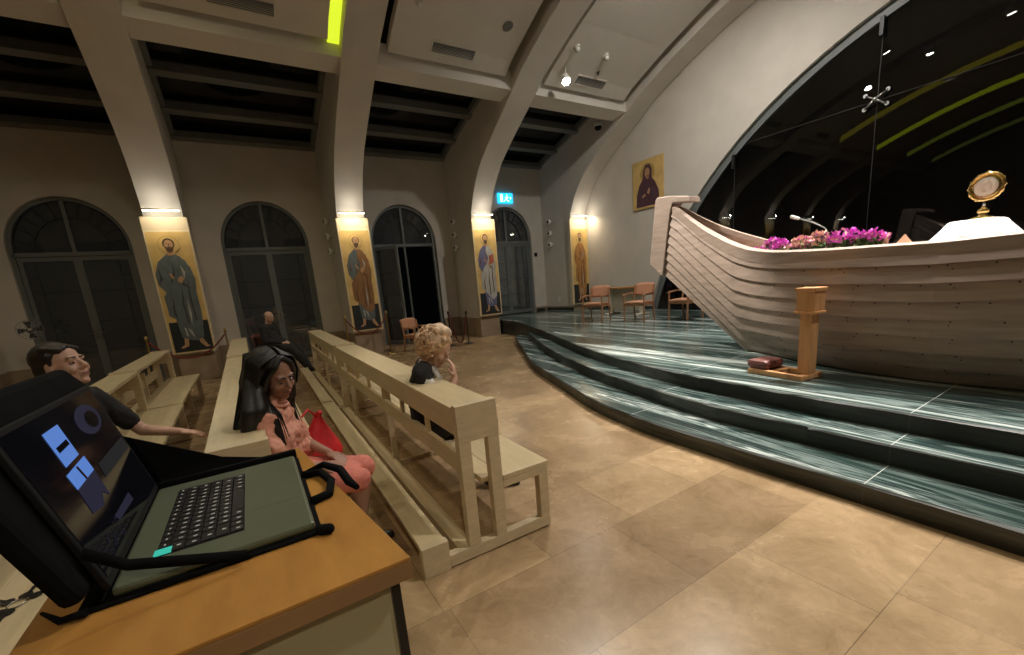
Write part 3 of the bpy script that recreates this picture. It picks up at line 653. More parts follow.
# ------------------------------------------------------------------ the boat altar
BY = 1.1
SHEER = [(-.1,1.63),(.9,1.66),(1.4,1.69),(1.75,1.75),(2.1,1.88),(2.5,2.07),(2.8,2.25),(3.08,2.45),(3.18,2.53)]
BREAD = [(-.1,1.0),(.4,.97),(.9,.88),(1.4,.74),(1.75,.61),(2.1,.46),(2.5,.29),(2.8,.17),(3.08,.085),(3.18,.06)]
BASE = [(-.1,.72),(.6,.62),(1.2,.42),(1.7,.18),(2.05,.05),(3.4,.045)]
def itp(T, v):
    v = abs(v)
    for (a, b), (c, d) in zip(T, T[1:]):
        if v <= c: 
            u = (v - a) / (c - a); return b + (d - b) * u
    return T[-1][1]
def smooth_itp(T, v): return (itp(T, v - .12 if abs(v) > .12 else v) + 2 * itp(T, v) + itp(T, min(abs(v) + .12, T[-1][0]))) / 4
def hull(s, f, out=0):
    """s -1..1 along the boat, f 0..1 from keel to sheer: point on the near (-x) side"""
    a = abs(s); yb = 3.35 * a; ys = 3.18 * a
    zb = .455 if yb < 2.05 else .455 + (yb - 2.05) * (1.53 - .455) / (3.35 - 2.05)
    zs = smooth_itp(SHEER, ys); bb = smooth_itp(BASE, yb); bs = smooth_itp(BREAD, ys)
    y = yb + (ys - yb) * f; z = zb + (zs - zb) * f
    x = bb + (bs - bb) * f ** .8 + .16 * math.sin(math.pi * f) * min(1, bs / .5) * (1 - a * .45)
    return Vector((-(x + out), math.copysign(y, s), z))
boat = thing('boat_altar', 'large clinker-built wooden boat serving as altar on the marble platform', 'boat', (5.7, BY, 0))
NS = 8; SS = [-1 + 2 * k / 96 for k in range(97)]
rnd = random.Random(3)
for side in (1, -1):
    fx = (lambda p: p) if side == 1 else (lambda p: Vector((-p.x, p.y, p.z)))
    for k in range(NS):
        f0, f1 = k / NS - .012 * (k > 0), (k + 1) / NS
        b = MB(); rows = []
        for s in SS:
            A = [fx(hull(s, f0, .036)), fx(hull(s, (f0 + f1) / 2, .019)), fx(hull(s, f1, .002)), fx(hull(s, f1, -.028)), fx(hull(s, f0, -.004))]
            rows.append(A)
        b.grid(rows, smooth=False, closed=True); b._f([b.bm.verts.new(p) for p in rows[0]]); b._f([b.bm.verts.new(p) for p in rows[-1][::-1]])
        b.mi = 1; nb = 0
        for j in range(26):
            s = -.96 + 1.92 * (j + .5 + rnd.uniform(-.35, .35)) / 26
            for df in ((.80, .62) if j % 3 == 0 else (.78,)):
                p = fx(hull(s + rnd.uniform(-.01, .01), f0 + (f1 - f0) * df, .024 - .02 * df)); b.ell(p, (.007, .0075, .0075), None, 6, 4)
        b.build('strake', [M['boat'], M['nail']], boat)
    # gunwale
    b = MB(); rows = []
    for s in SS:
        p = fx(hull(s, 1)); w = Vector((side, 0, 0)); a_ = min(1, abs(p.x) / .3)
        rows.append([p - w * .035 + Vector((0, 0, -.13)), p - w * .04, p + Vector((0, 0, .02)) + w * .0, p + w * .085 * a_ + Vector((0, 0, .02)), p + w * .085 * a_ + Vector((0, 0, -.05)), p + w * .02 * a_ + Vector((0, 0, -.13))])
    b.grid(rows, smooth=False, closed=True); b.build('gunwale', M['boat'], boat)
for sgn, nm in ((1, 'stem_post'), (-1, 'stern_post')):
    P = [(3.36, 1.50), (3.60, 1.70), (3.48, 2.65), (3.45, 2.69), (3.2, 2.67), (2.88, 2.60), (2.86, 2.52), (3.17, 2.56), (3.22, 2.40)]
    b = MB(); b.prism([(-.12, sgn * y, z) for y, z in P], (.24, 0, 0)); b.build(nm, M['boat'], boat, bevel=.014)
b = MB(); rows = []
for k in range(41):
    y = -3.36 + 6.72 * k / 40; a = abs(y); zb = .452 if a < 2.05 else .452 + (a - 2.05) * (1.53 - .452) / 1.30
    rows.append([(-.05, y, zb), (.05, y, zb), (.05, y, zb + .1), (-.05, y, zb + .1)])
b.grid(rows, smooth=False, closed=True); b.build('keel', M['boat'], boat)
b = MB(); L_ = []
for k in range(61):
    s = -.86 + 1.72 * k / 60; p = hull(s, 1); L_.append((-p.x - .05, p.y))
pl = [(-x, y, 1.60) for x, y in L_] + [(x, y, 1.60) for x, y in L_[::-1]]
b.prism(pl, (0, 0, .03)); b.build('altar_board', M['boat'], boat)

# what stands on the altar
def at(x, y, z=1.63): return (x, y, z)
def flowers(x, y, w, d, h, main, label):
    t = thing('flower_arrangement', label, 'flowers', at(x, y), 0, 'flowers along the altar edge')
    b = MB(); g = MB(); rr = random.Random(int(x * 100 + y * 971))
    for k in range(64):
        u, v = rr.uniform(-1, 1), rr.uniform(-1, 1)
        if u * u + v * v > 1: continue
        c = Vector((v * d, u * w, .03 + h * (1 - .55 * (u * u + v * v)) * rr.uniform(.55, 1.1)))
        for q in range(6):
            a = rr.uniform(0, 6.28); e = rr.uniform(-.5, 1.2); dr = Vector((math.cos(a) * math.cos(e), math.sin(a) * math.cos(e), math.sin(e)))
            sd = dr.cross(Vector((.3, .2, 1))).normalized(); r = rr.uniform(.016, .028)
            b.mi = 1 if rr.random() < .16 else 0
            v4 = [b.bm.verts.new(c + p) for p in (Vector(), dr * r + sd * r * .7, dr * r * 1.8 + Vector((0, 0, .008)), dr * r - sd * r * .7)]; b._f(v4)
        if k % 2 == 0:
            l = Vector((rr.uniform(-d, d), rr.uniform(-w, w), rr.uniform(.01, h * .6))); a = rr.uniform(0, 6.28); dr = Vector((math.cos(a), math.sin(a), .5)) * .06; sd = Vector((-math.sin(a), math.cos(a), 0)) * .018
            g._f([g.bm.verts.new(l + p) for p in (Vector(), dr * .5 + sd, dr, dr * .5 - sd)])
        g.tube([(v * d * .8, u * w * .8, 0), c], .004, 5)
    tag(b.build('petals', [M['pink'] if main else M['pale'], M['pale'] if main else M['pink']], t, normals=False), kind='stuff'); g.build('greenery', M['leaf'], t, normals=False)
flowers(5.2, 2.60, .22, .12, .17, True, 'magenta bunch of flowers on the altar nearest the bow')
flowers(5.12, 2.30, .13, .12, .15, False, 'pale pink and white flowers, first light bunch from the bow')
flowers(5.08, 2.10, .12, .12, .18, False, 'cream flowers on the altar below the microphone')
flowers(5.08, 1.90, .14, .12, .18, True, 'magenta flowers right of the cream bunch on the altar')
flowers(5.03, 1.68, .13, .12, .14, True, 'magenta flower bunch at the right end of the row')
t = thing('dried_leaf', 'tall pinkish bract at the right tip of the flower row', 'leaf', at(5.0, 1.56))
MB().grid([[(0, -.010, 0), (0, .010, 0)], [(-.01, -.035, .05), (.01, .015, .045)], [(0, -.02, .09), (.0, -.005, .095)], [(0, -.035, .135), (0, -.03, .138)]]).build('bract', M['pale'], t, solid=.004)
t = thing('altar_microphone', 'slender gooseneck microphone rising behind the flowers', 'microphone', at(5.6, 2.2))
MB().lathe((0, 0, 0), [(.06, 0), (.06, .02), (.02, .03)], 16).build('base', M['black'], t)
MB().tube([(0, 0, .02), (0, .02, .15), (0, .08, .28), (0, .22, .37), (0, .36, .43)], .008, 8).build('gooseneck', M['skybar'], t)
MB().cap((0, .36, .43), (0, .43, .46), .017, .02).build('microphone_head', M['white'], t)
t = thing('folded_cloth_cone', 'small peach cone of folded cloth between flowers and white linen', 'cloth', at(5.0, 1.42))
MB().lathe((0, 0, 0), [(.085, 0), (.065, .02), (.042, .05), (.02, .08), (.005, .105)], 10, smooth=False).build('cone', M['peach'], t)
t = thing('linen_covered_stand', 'white linen draped over the low stand under the gold monstrance', 'cloth', at(5.55, 1.10))
b = MB(); rows = []
for k, (s, z) in enumerate(((.27, .004), (.265, .02), (.235, .065), (.195, .12), (.165, .16), (.145, .178), (.08, .183), (.001, .183))):
    ring = []
    for j in range(40):
        a = 2 * math.pi * j / 40; c, sn = math.cos(a), math.sin(a); q = max(abs(c), abs(sn)); e = .012 * math.sin(a * 9 + k) * (k < 5)
        ring.append(((s * c / q * .8 + e) , (s * sn / q + e), z + (.008 * math.sin(a * 5) if 0 < k < 5 else 0)))
    rows.append(ring)
b.grid(rows, closed=True); b.build('linen_drape', M['linen'], t)
t = thing('monstrance', 'gold monstrance with cream host standing on white linen', 'monstrance', at(5.56, 1.07, 1.813), R(-20))
MB().lathe((0, 0, 0), [(.075, 0), (.075, .012), (.045, .02), (.025, .035), (.038, .055), (.04, .07), (.022, .085), (.012, .10)], 20).build('foot', M['brass'], t)
MB().lathe((0, 0, .09), [(.010, 0), (.009, .07)], 14).build('stem', M['steel'], t)
b = MB(); Z = .262; ax = Vector((-1, -.12, .0)).normalized(); u = ax.orthogonal(); 
yv = Vector((0, 0, 1)).cross(ax).normalized(); zv = ax.cross(yv)
rim = [ (Vector((0, 0, Z)) + (yv * math.cos(2*math.pi*k/60) + zv * math.sin(2*math.pi*k/60)) * (.108 + .003 * math.cos(16 * 2*math.pi*k/60))) for k in range(60)]
b.tube(rim, .012, 8, closed=True)
for k in range(12):
    p = Vector((0, 0, Z)) + (yv * math.cos(2*math.pi*k/12) + zv * math.sin(2*math.pi*k/12)) * .120; b.ell(p, .0075, None, 8, 6)
b.build('gold_rim', M['brass'], t)
MB().lathe(Vector((0, 0, Z)) - ax * .006, [(.104, 0), (.104, .006), (.082, .009), (.078, .008)], 40, ax).build('inner_ring', M['brass'], t)
MB().lathe(Vector((0, 0, Z)) + ax * .006, [(.078, 0), (.078, .004), (.035, .005)], 40, ax).build('host', M['cream'], t)

# kneeler in front of the boat
t = thing('prayer_kneeler', 'orange pine kneeler with tall box-headed post in front of the boat', 'kneeler', (4.55, 2.13, .45), R(-8))
for x in (-.13, .13): MB().box((x - .03, -.27, 0), (x + .03, .30, .05)).build('base_rail', M['orange'], t, bevel=.004)
for y in (-.235, .06, .27): MB().box((-.10, y - .035, .003), (.10, y + .035, .047)).build('cross_rail', M['orange'], t, bevel=.004)
MB().box((-.055, -.265, .05), (.055, -.155, .66)).build('post', M['orange'], t, bevel=.004)
MB().box((-.08, -.295, .66), (.08, -.125, .84)).build('post_box', M['orange'], t, bevel=.005)
MB().box((-.09, -.305, .84), (.09, -.115, .88)).build('book_rest', M['orange'], t, bevel=.006)
MB().box((-.09, -.305, .635), (.09, -.115, .66)).build('moulding', M['orange'], t, bevel=.004)
b = MB(); b.box((-.15, .10, .05), (.15, .33, .145)); b.build('cushion', M['cushion'], t, bevel=.04)

# ------------------------------------------------------------------ chairs
def armchair(name, label, group, loc, rz):
    t = thing(name, label, 'chair', loc, rz, group)
    for s in (-1, 1):
        b = MB(); b.bar((.24, s * .26, 0), (.23, s * .26, .64), .034, .034); b.build('leg', M['chairwood'], t, bevel=.006)
        b = MB(); b.bar((-.27, s * .26, 0), (-.20, s * .26, .45), .034, .034).bar((-.20, s * .26, .44), (-.27, s * .245, .84), .034, .03); b.build('leg', M['chairwood'], t, bevel=.006)
        b = MB(); b.tube([(-.235, s * .25, .66), (.0, s * .275, .66), (.22, s * .27, .645), (.27, s * .262, .62)], [.016, .02, .022, .02], 8); b.build('armrest', M['chairwood'], t)
        MB().bar((-.2, s * .245, .40), (.23, s * .245, .40), .02, .05).build('seat_rail', M['chairwood'], t)
    MB().bar((.23, -.245, .40), (.23, .245, .40), .02, .05).build('seat_rail', M['chairwood'], t)
    b = MB(); rows = []
    for k in range(7):
        x = -.2 + .46 * k / 6; rows.append([(x, y, .455 + .012 * math.sin(math.pi * k / 6) - .05 * ((y / .25) ** 4) * .3) for y in (-.25, -.18, -.08, 0, .08, .18, .25)])
    b.grid(rows); b.build('seat', M['peach'], t, solid=.05)
    b = MB(); rows = []
    for k in range(6):
        z = .60 + .27 * k / 5; rows.append([(-.245 - .07 * k / 5 - .05 * (1 - (y / .26) ** 2) * .8, y, z + (.03 * (1 - (y / .26) ** 2) if k == 5 else 0)) for y in (-.25, -.17, -.08, 0, .08, .17, .25)])
    b.grid(rows); b.build('backrest', M['peach'], t, solid=.035)
    return t
ch = armchair('armchair', 'peach upholstered wooden armchair on the platform, nearest the corner pier icon', 'armchairs on the platform', (7.62, 8.15, .45), math.pi + R(22))
dup(ch, (8.0, 7.08, .45), math.pi + R(12), 'peach upholstered wooden armchair on the platform, middle one in front of the bare wall')
dup(ch, (8.55, 6.20, .45), math.pi + R(-4), 'peach upholstered wooden armchair half hidden behind the bow of the boat')
dup(ch, (3.75, 11.02, 0), R(-70), 'peach wooden armchair on the tiled floor by the open door', 'armchairs along the aisle')
t = thing('side_table', 'low dark-topped table with pale foot between two platform armchairs', 'table', (9.2, 8.6, .45), R(0))
MB().box((-.3, -.75, .74), (.3, .75, .78)).build('tabletop', M['table'], t, bevel=.005)
for y in (-.55, .55):
    MB().box((-.03, y - .05, .04), (.03, y + .05, .74)).build('leg', M['offwhite'], t); MB().box((-.28, y - .05, 0), (.28, y + .05, .05)).build('foot', M['offwhite'], t, bevel=.01)
MB().box((-.015, -.5, .12), (.015, .5, .74)).build('panel', M['offwhite'], t)

# ------------------------------------------------------------------ rope barriers
def stanchion(name, label, x, y, h, m, group=None):
    t = thing(name, label, 'post', (x, y, 0), 0, group)
    MB().lathe((0, 0, 0), [(.14, 0), (.14, .012), (.05, .035), (.02, .05)], 20).build('base', m, t)
    MB().lathe((0, 0, .04), [(.016, 0), (.016, h - .1), (.03, h - .09), (.03, h - .05), (.012, h - .03)], 14).build('pole', m, t)
    MB().ell((0, 0, h), (.03, .03, .035), None, 12, 8).build('finial', m, t)
    return t
def rope(name, label, a, b_, sag, m, r=.016):
    a, b_ = Vector(a), Vector(b_); pts = [a.lerp(b_, k / 16) - Vector((0, 0, sag * (1 - (2 * k / 16 - 1) ** 2))) for k in range(17)]
    return tag(MB().tube(pts, r, 8).build(name, m), label, 'rope')
def put(x): return x
stanchion('stanchion', 'aged brass rope post right of the blue-robed saint', -.50, 11.2, 1.12, M['oldbrass'], 'brass rope posts in front of the icons')
stanchion('stanchion', 'aged brass rope post left of the blue-robed saint, behind a pew end', -1.85, 11.2, 1.12, M['oldbrass'], 'brass rope posts in front of the icons')
stanchion('stanchion', 'aged brass rope post left of the brown-mantled saint', 2.02, 11.2, 1.12, M['oldbrass'], 'brass rope posts in front of the icons')
stanchion('stanchion', 'aged brass rope post right of the brown-mantled saint by the chair', 3.08, 11.3, 1.12, M['oldbrass'], 'brass rope posts in front of the icons')
rope('barrier_rope', 'red rope sagging below the blue-robed saint', (-1.83, 11.18, 1.02), (-.52, 11.18, 1.02), .42, M['redrope'])
rope('barrier_rope', 'red rope sagging below the brown-mantled saint', (2.04, 11.18, 1.02), (3.06, 11.28, 1.02), .40, M['redrope'])
stanchion('stanchion', 'dark post of the rope barrier by the open door, left one', 4.72, 11.0, .95, M['blackmetal'], 'dark posts beside the open door')
stanchion('stanchion', 'dark post of the rope barrier by the open door, right one near the steps', 5.22, 10.9, .90, M['blackmetal'], 'dark posts beside the open door')
rope('barrier_rope', 'dark red rope looped to the floor between two dark posts', (4.74, 10.98, .88), (5.2, 10.88, .83), .80, M['darkred'], .022)
# pedestal fan by the left door
t = thing('pedestal_fan', 'round caged fan on a stand before the leftmost door', 'fan', (-3.86, 12.7, 0))
MB().lathe((0, 0, 0), [(.22, 0), (.22, .02), (.06, .05), (.025, .07)], 24).build('base', M['skybar'], t)
MB().lathe((0, 0, .06), [(.018, 0), (.015, 1.22)], 12).build('pole', M['skybar'], t)
fd = Vector((.3, -.9, .1)).normalized(); fc = Vector((0, -.06, 1.47)); e1 = fd.cross(Vector((0, 0, 1))).normalized(); e2 = e1.cross(fd)
b = MB()
for rr_ in (.08, .14, .20): b.tube([fc + (e1 * math.cos(2*math.pi*k/32) + e2 * math.sin(2*math.pi*k/32)) * rr_ + fd * (.07 - rr_ * .25) for k in range(32)], .004, 6, closed=True)
for k in range(24): a = 2*math.pi*k/24; d_ = e1 * math.cos(a) + e2 * math.sin(a); b.tube([fc + d_ * .03 + fd * .065, fc + d_ * .20 + fd * .02, fc + d_ * .17 - fd * .05], .002, 4)
b.build('cage', M['steel'], t)
b = MB()
for k in range(4):
    a = math.pi/2*k; d_ = e1 * math.cos(a) + e2 * math.sin(a); w_ = d_.cross(fd)
    b.grid([[fc + d_ * .03 - w_ * .02, fc + d_ * .03 + w_ * .02], [fc + d_ * .17 - w_ * .07 + fd * .02, fc + d_ * .17 + w_ * .04 - fd * .02]])
b.build('blades', M['blackmetal'], t, solid=.003)
MB().cap(fc - fd * .12, fc - fd * .02, .06, .05).build('motor', M['blackmetal'], t); MB().lathe(fc + fd * .06, [(.035, 0), (.035, .012), (.01, .016)], 14, fd).build('hub_badge', M['steel'], t)
# ------------------------------------------------------------------ pews
def pew(label, x0, y0, L, rz, legs=()):
    t = thing('church_pew', label, 'pew', (x0, y0, 0), R(rz), 'pale oak pews in the nave')
    m, e = M['pew'], M['pewx']
    for y in (0, L - .055):
        b = MB(); b.box((.16, y, .012), (.88, y + .055, .085)).box((.29, y, .085), (.365, y + .055, .735)).box((.475, y, .085), (.55, y + .055, .735)).box((.29, y, .735), (.55, y + .055, .955))
        b.box((.81, y, .085), (.88, y + .055, .385)).box((.55, y, .385), (.88, y + .055, .43)); b.build('end_panel', e, t, bevel=.003)
        MB().box((0, y, 0), (.16, y + .055, .186)).build('kneeler_end', e, t, bevel=.003)
    for y in legs:
        b = MB(); b.box((.20, y, 0), (.84, y + .045, .035)).box((.315, y, .03), (.365, y + .045, .76)).box((.78, y, .03), (.84, y + .045, .43)); b.build('leg', e, t, bevel=.003)
    MB().box((0.005, .055, .145), (.155, L - .055, .18)).build('kneeler', m, t, bevel=.006)
    MB().box((.235, .055, .012), (.335, L - .055, .075)).build('floor_rail', m, t, bevel=.003)
    MB().box((.553, 0, .43), (.89, L, .466)).box((.43, .056, .43), (.553, L - .056, .466)).build('seat', m, t, bevel=.006)
    MB().box((.80, .055, .36), (.83, L - .055, .43)).build('seat_apron', m, t)
    MB().box((.285, .056, .905), (.545, L - .056, .942)).build('book_shelf', m, t, bevel=.004)
    MB().box((.29, .056, .775), (.315, L - .056, .905)).build('shelf_apron', m, t, bevel=.003)
    MB().box((.30, .056, .535), (.335, L - .056, .655)).build('back_rail', m, t, bevel=.003)
    n = max(2, round(L / .62))
    for k in range(1, n):
        y = L * k / n; MB().box((.305, y - .02, .65), (.33, y + .02, .78)).build('baluster', m, t)
    return t
pew('front pew nearest the steps with its open end towards the camera', .58, 2.09, 4.12, -.85, (1.72, 3.52))
pew('far half of the front pew row, continuing toward the arcade', .645, 6.28, 3.65, -1.25, (1.8,))
pew('second pew back, with the long-haired woman in salmon sitting at its near end', -.575, 2.30, 4.35, .7, (1.9,))
pew('far half of the second pew row, its end before the bald man', -.64, 6.72, 3.5, .5, (1.7,))
pew('third pew back where the man in black sits, below the laptop', -1.66, 1.75, 4.75, 1.3, (2.2,))
pew('far half of the third pew row, its slatted end left of the blue-robed saint', -1.79, 6.58, 2.75, .6, (1.4,))

# ------------------------------------------------------------------ people
def frame(fwd, up=(0, 0, 1), roll=0):
    f = Vector(fwd).normalized(); l = Vector(up).cross(f).normalized(); u = f.cross(l)
    m = Matrix((f, l, u)).transposed()
    return m @ Matrix.Rotation(R(roll), 3, 'X')
def add_head(b, c, F, k=1.0, beard=0):
    P = lambda x, y, z: Vector(c) + F @ (Vector((x, y, z)) * k)
    E = lambda x, y, z, r: b.ell(P(x, y, z), tuple(q * k for q in r), F)
    E(-.012, 0, .035, (.096, .075, .092)); E(.028, 0, -.02, (.060, .061, .092)); E(.028, 0, -.072, (.054, .049, .042)); E(.066, 0, -.098, (.021, .024, .019))
    b.cap(P(.084, 0, .012), P(.108, 0, -.026), .0085 * k, .0135 * k); E(.092, .013, -.031, (.012, .008, .008)); E(.092, -.013, -.031, (.012, .008, .008))
    b.cap(P(.076, -.036, .024), P(.076, .036, .024), .013 * k, .013 * k)
    b.cap(P(.084, -.017, -.060), P(.084, .017, -.060), .0085 * k, .0085 * k); b.cap(P(.083, -.014, -.072), P(.083, .014, -.072), .009 * k, .009 * k)
    for s in (-1, 1):
        E(.056, s * .036, -.030, (.030, .026, .028)); E(-.004, s * .074, -.008, (.020, .010, .032)); E(.0, s * .076, -.034, (.010, .008, .012))
    return P
def face_parts(t, c, F, k, brow):
    P = lambda x, y, z: Vector(c) + F @ (Vector((x, y, z)) * k)
    for s in (-1, 1):
        e = MB().ell(P(.0745, s * .031, .0), (.0120 * k, .0130 * k, .0068 * k), F).build('eye', M['eyew'], t)
        MB().ell(P(.0855, s * .031, -.001), (.0034 * k, .0066 * k, .0056 * k), F, 10, 6).build('iris', M['iris'], e)
        MB().cap(P(.0905, s * .015, .026), P(.081, s * .047, .028), .0048 * k, .0034 * k, 8).build('eyebrow', brow, t)
    b = MB(); b.cap(P(.0915, -.018, -.0605), P(.0915, .018, -.0605), .0035 * k, .0035 * k, 8).cap(P(.0905, -.014, -.070), P(.0905, .014, -.070), .0045 * k, .0045 * k, 8); b.build('lips', M['lip'], t)
def add_hand(b, w, d, n, side, curl=.5, k=1.0):
    """w wrist, d direction of the palm, n palm-facing normal, side +1: thumb on d x n"""
    w, d, n = Vector(w), Vector(d).normalized(), Vector(n).normalized(); n = (n - d * n.dot(d)).normalized(); a = d.cross(n) * side
    F = Matrix((d, a, n)).transposed()
    b.ell(w + d * .045 * k, (.052 * k, .040 * k, .017 * k), F); b.cap(w - d * .01, w + d * .03 * k, .024 * k, .022 * k)
    for off, ln in ((.029, .068), (.010, .078), (-.010, .072), (-.028, .056)):
        p = w + d * .082 * k + a * off * k; c1, c2, c3 = curl * .5, curl * 1.1, curl * 1.7
        q = p
        for L_, c_, r in ((.42, c1, .0092), (.32, c2, .0085), (.26, c3, .0078)):
            v = d * math.cos(c_) + n * math.sin(c_); q2 = q + v * ln * L_ * k; b.cap(q, q2, r * k, r * .95 * k, 10); q = q2
        
    p = w + d * .025 * k + a * .034 * k; v1 = (d * .62 + a * .72 + n * .30).normalized(); q = p + v1 * .034 * k; b.cap(p, q, .0125 * k, .0105 * k, 10)
    v2 = (d * .85 + a * .30 + n * .40).normalized(); b.cap(q, q + v2 * .028 * k, .0105 * k, .0085 * k, 10)
def torso(b, pel, chest, neck, sw, add=0, hip=.15):
    """pelvis, chest and neck base points with shoulder half width sw"""
    pel, chest, neck = Vector(pel), Vector(chest), Vector(neck)
    for s in (-1, 1):
        b.cap(pel + Vector((0, s * (hip - .09), 0)), chest + Vector((0, s * .065, 0)), .105 + add, .105 + add)
        b.cap(chest + Vector((0, s * .06, .0)), neck + Vector((-.01, s * (sw - .06), -.055)), .10 + add, .055 + add)
    b.ell(pel, (.13 + add, hip + add, .10 + add)); b.cap(neck + Vector((-.005, -(sw - .05), -.06)), neck + Vector((-.005, sw - .05, -.06)), .056 + add, .056 + add)
def limb(b, pts, rad, add=0):
    for (p, q, r0, r1) in zip(pts, pts[1:], rad, rad[1:]): b.cap(p, q, r0 + add, r1 + add)
V3 = Vector

def person(label, loc, rz, J, hf, hk, skin, roll=0):
    t = thing('person', label, 'person', loc, rz)
    F = frame(hf, roll=roll); b = MB()
    torso(b, J['pel'], J['chest'], J['neck'], J['sw'])
    hc = V3(J['head']); b.cap(V3(J['neck']) + V3((-.005, 0, -.05)), hc + F @ V3((-.02, 0, -.06)), .056, .050)
    add_head(b, hc, F, hk)
    for s in ('R', 'L'):
        limb(b, [V3(p) for p in J['arm' + s]], [.047, .040, .0265])
        w, d, n, sd, cu = J['hand' + s]; add_hand(b, w, d, n, sd, cu)
        limb(b, [V3(p) for p in J['leg' + s]], [.088, .060, .037])
        a = V3(J['leg' + s][2]); d = V3(J['foot' + s]).normalized()
        b.cap(a + V3((0, 0, -.03)) - d * .03, a + d * .09 + V3((0, 0, -.05)), .035, .032); b.cap(a + d * .08 + V3((0, 0, -.052)), a + d * .17 + V3((0, 0, -.058)), .032, .022)
    body = b.build('body', skin, t, remesh=.0055, smooth=3)
    return t, F, hc
def cloth(t, nm, m, fn, vox=.009, sm=4, bump=None):
    b = MB(); fn(b); o = b.build(nm, m, t, remesh=vox, smooth=sm)
    if bump:
        md = o.modifiers.new('folds', 'DISPLACE'); md.texture = FOLDS[bump]; md.strength = bump; md.mid_level = .5; md.texture_coords = 'LOCAL'
        md2 = o.modifiers.new('soften', 'SMOOTH'); md2.iterations = 1
    return o
FOLDS = {}
for k_, sz_ in ((.022, .055), (.018, .07), (.03, .03)):
    tx_ = bpy.data.textures.new('cloth_folds', 'CLOUDS'); tx_.noise_scale = sz_; tx_.noise_depth = 2; FOLDS[k_] = tx_
def shoes(t, J, m):
    for s in ('R', 'L'):
        a = V3(J['leg' + s][2]); d = V3(J['foot' + s]).normalized(); b = MB()
        b.cap(a - d * .04 + V3((0, 0, -.032)), a + d * .08 + V3((0, 0, -.045)), .044, .042); b.cap(a + d * .07 + V3((0, 0, -.05)), a + d * .18 + V3((0, 0, -.055)), .040, .030)
        b.build('shoe', m, t, remesh=.008, smooth=2)

# woman in salmon
J = dict(pel=(0, 0, .575), chest=(.06, 0, .80), neck=(.085, 0, 1.03), sw=.178, head=(.13, -.012, 1.195),
         armR=[(.075, -.158, .955), (.10, -.225, .725), (.30, -.11, .655)], handR=((.30, -.11, .655), (.9, .45, -.15), (-.1, .2, -1), -1, .35),
         armL=[(.075, .158, .955), (.12, .215, .725), (.32, .07, .66)], handL=((.32, .07, .66), (.75, -.7, -.15), (0, -.2, -1), 1, .35),
         legR=[(.02, -.085, .56), (.50, -.10, .535), (.45, -.09, .085)], footR=(1, -.1, -.05), legL=[(.02, .085, .56), (.50, .08, .535), (.42, .09, .085)], footL=(1, .1, -.05))
t, F, hc = person('seated woman with long black hair in a salmon blouse, looking down', (-.05, 2.78, 0), R(-22), J, (.80, -.52, -.34), 1.08, M['skintan'], 6)
face_parts(t, hc, F, 1.08, M['blackhair'])
def f(b):
    torso(b, J['pel'], J['chest'], J['neck'], J['sw'], .016)
    limb(b, [V3(p) for p in J['armR']][:2] + [V3((.15, -.18, .69))], [.052, .056, .054]); limb(b, [V3(p) for p in J['armL']][:2] + [V3((.17, .16, .69))], [.052, .056, .054])
    b.cap((.085, -.085, .84), (.085, .085, .84), .10, .10); b.cap((.08, -.08, .95), (.08, .08, .95), .083, .083); b.cap((.085, -.035, 1.025), (.085, .035, 1.025), .056, .056); b.ell((.10, -.19, .78), (.075, .07, .11)); b.ell((.11, .19, .78), (.075, .07, .11)); b.ell((.02, 0, .68), (.165, .19, .12))
cloth(t, 'blouse', M['blouse'], f, bump=.03)
b = MB(); b.tube([V3((.085, 0, 1.045)) + V3((.075 * math.cos(a_), .072 * math.sin(a_), -.03 * math.cos(a_))) for a_ in [2*math.pi*k/24 for k in range(24)]], .010, 8, closed=True); b.build('collar', M['blouse'], t)
def f(b):
    for s in ('R', 'L'): limb(b, [V3(p) for p in J['leg' + s]][:2], [.105, .078])
    b.ell((.02, 0, .56), (.16, .175, .10)); b.cap((.1, 0, .57), (.44, -.01, .55), .09, .07)
cloth(t, 'skirt', M['salmon'], f, bump=.018)
shoes(t, J, M['shoe'])
def f(b):
    P = lambda x, y, z: hc + F @ (V3((x, y, z)) * 1.13)
    b.ell(P(-.046, 0, .050), (.118, .104, .104), F)
    for y0, y1, fx, r in ((-.075, -.10, -.02, .036), (-.078, -.115, .0, .026), (.075, .10, -.02, .036), (.078, .105, .01, .026)):
        s = 1 if y0 > 0 else -1
        b.cap(P(-.01 + fx, y0, .05), P(fx, y0 * 1.03, -.06), r, r); b.cap(P(fx, y0 * 1.03, -.06), hc + V3((fx - .01, y1 * 1.15, -.21)), r, r * .95); b.cap(hc + V3((fx - .01, y1 * 1.15, -.21)), hc + V3((fx + .03, y1 * 1.2, -.37)), r * .95, r * .5)
    for y in (-.06, -.02, .02, .06):
        b.cap(P(-.085, y, .04), P(-.095, y, -.09), .042, .044); b.cap(P(-.095, y, -.09), hc + V3((-.185, y * 1.7, -.25)), .044, .040); b.cap(hc + V3((-.185, y * 1.7, -.25)), hc + V3((-.235, y * 1.8, -.43)), .040, .016)
    for y, x0 in ((-.105, -.09), (-.13, -.055), (-.15, -.10)):
        b.cap(P(-.03 + x0 * .3, -.075, .0), hc + V3((x0, y - .02, -.16)), .038, .040); b.cap(hc + V3((x0, y - .02, -.16)), hc + V3((x0 - .03, y - .035, -.30)), .040, .032); b.cap(hc + V3((x0 - .03, y - .035, -.30)), hc + V3((x0 - .035, y - .03, -.41)), .032, .012)
    for s in (-1, 1): b.cap(P(.048, s * .006, .118), P(.062, s * .042, .082), .013, .015); b.cap(P(.062, s * .042, .082), P(.040, s * .070, .03), .015, .018); b.cap(P(.040, s * .070, .03), P(.022, s * .082, -.05), .018, .018); b.cap(P(.022, s * .082, -.05), hc + F @ V3((.03, s * .10, -.16)), .018, .014)
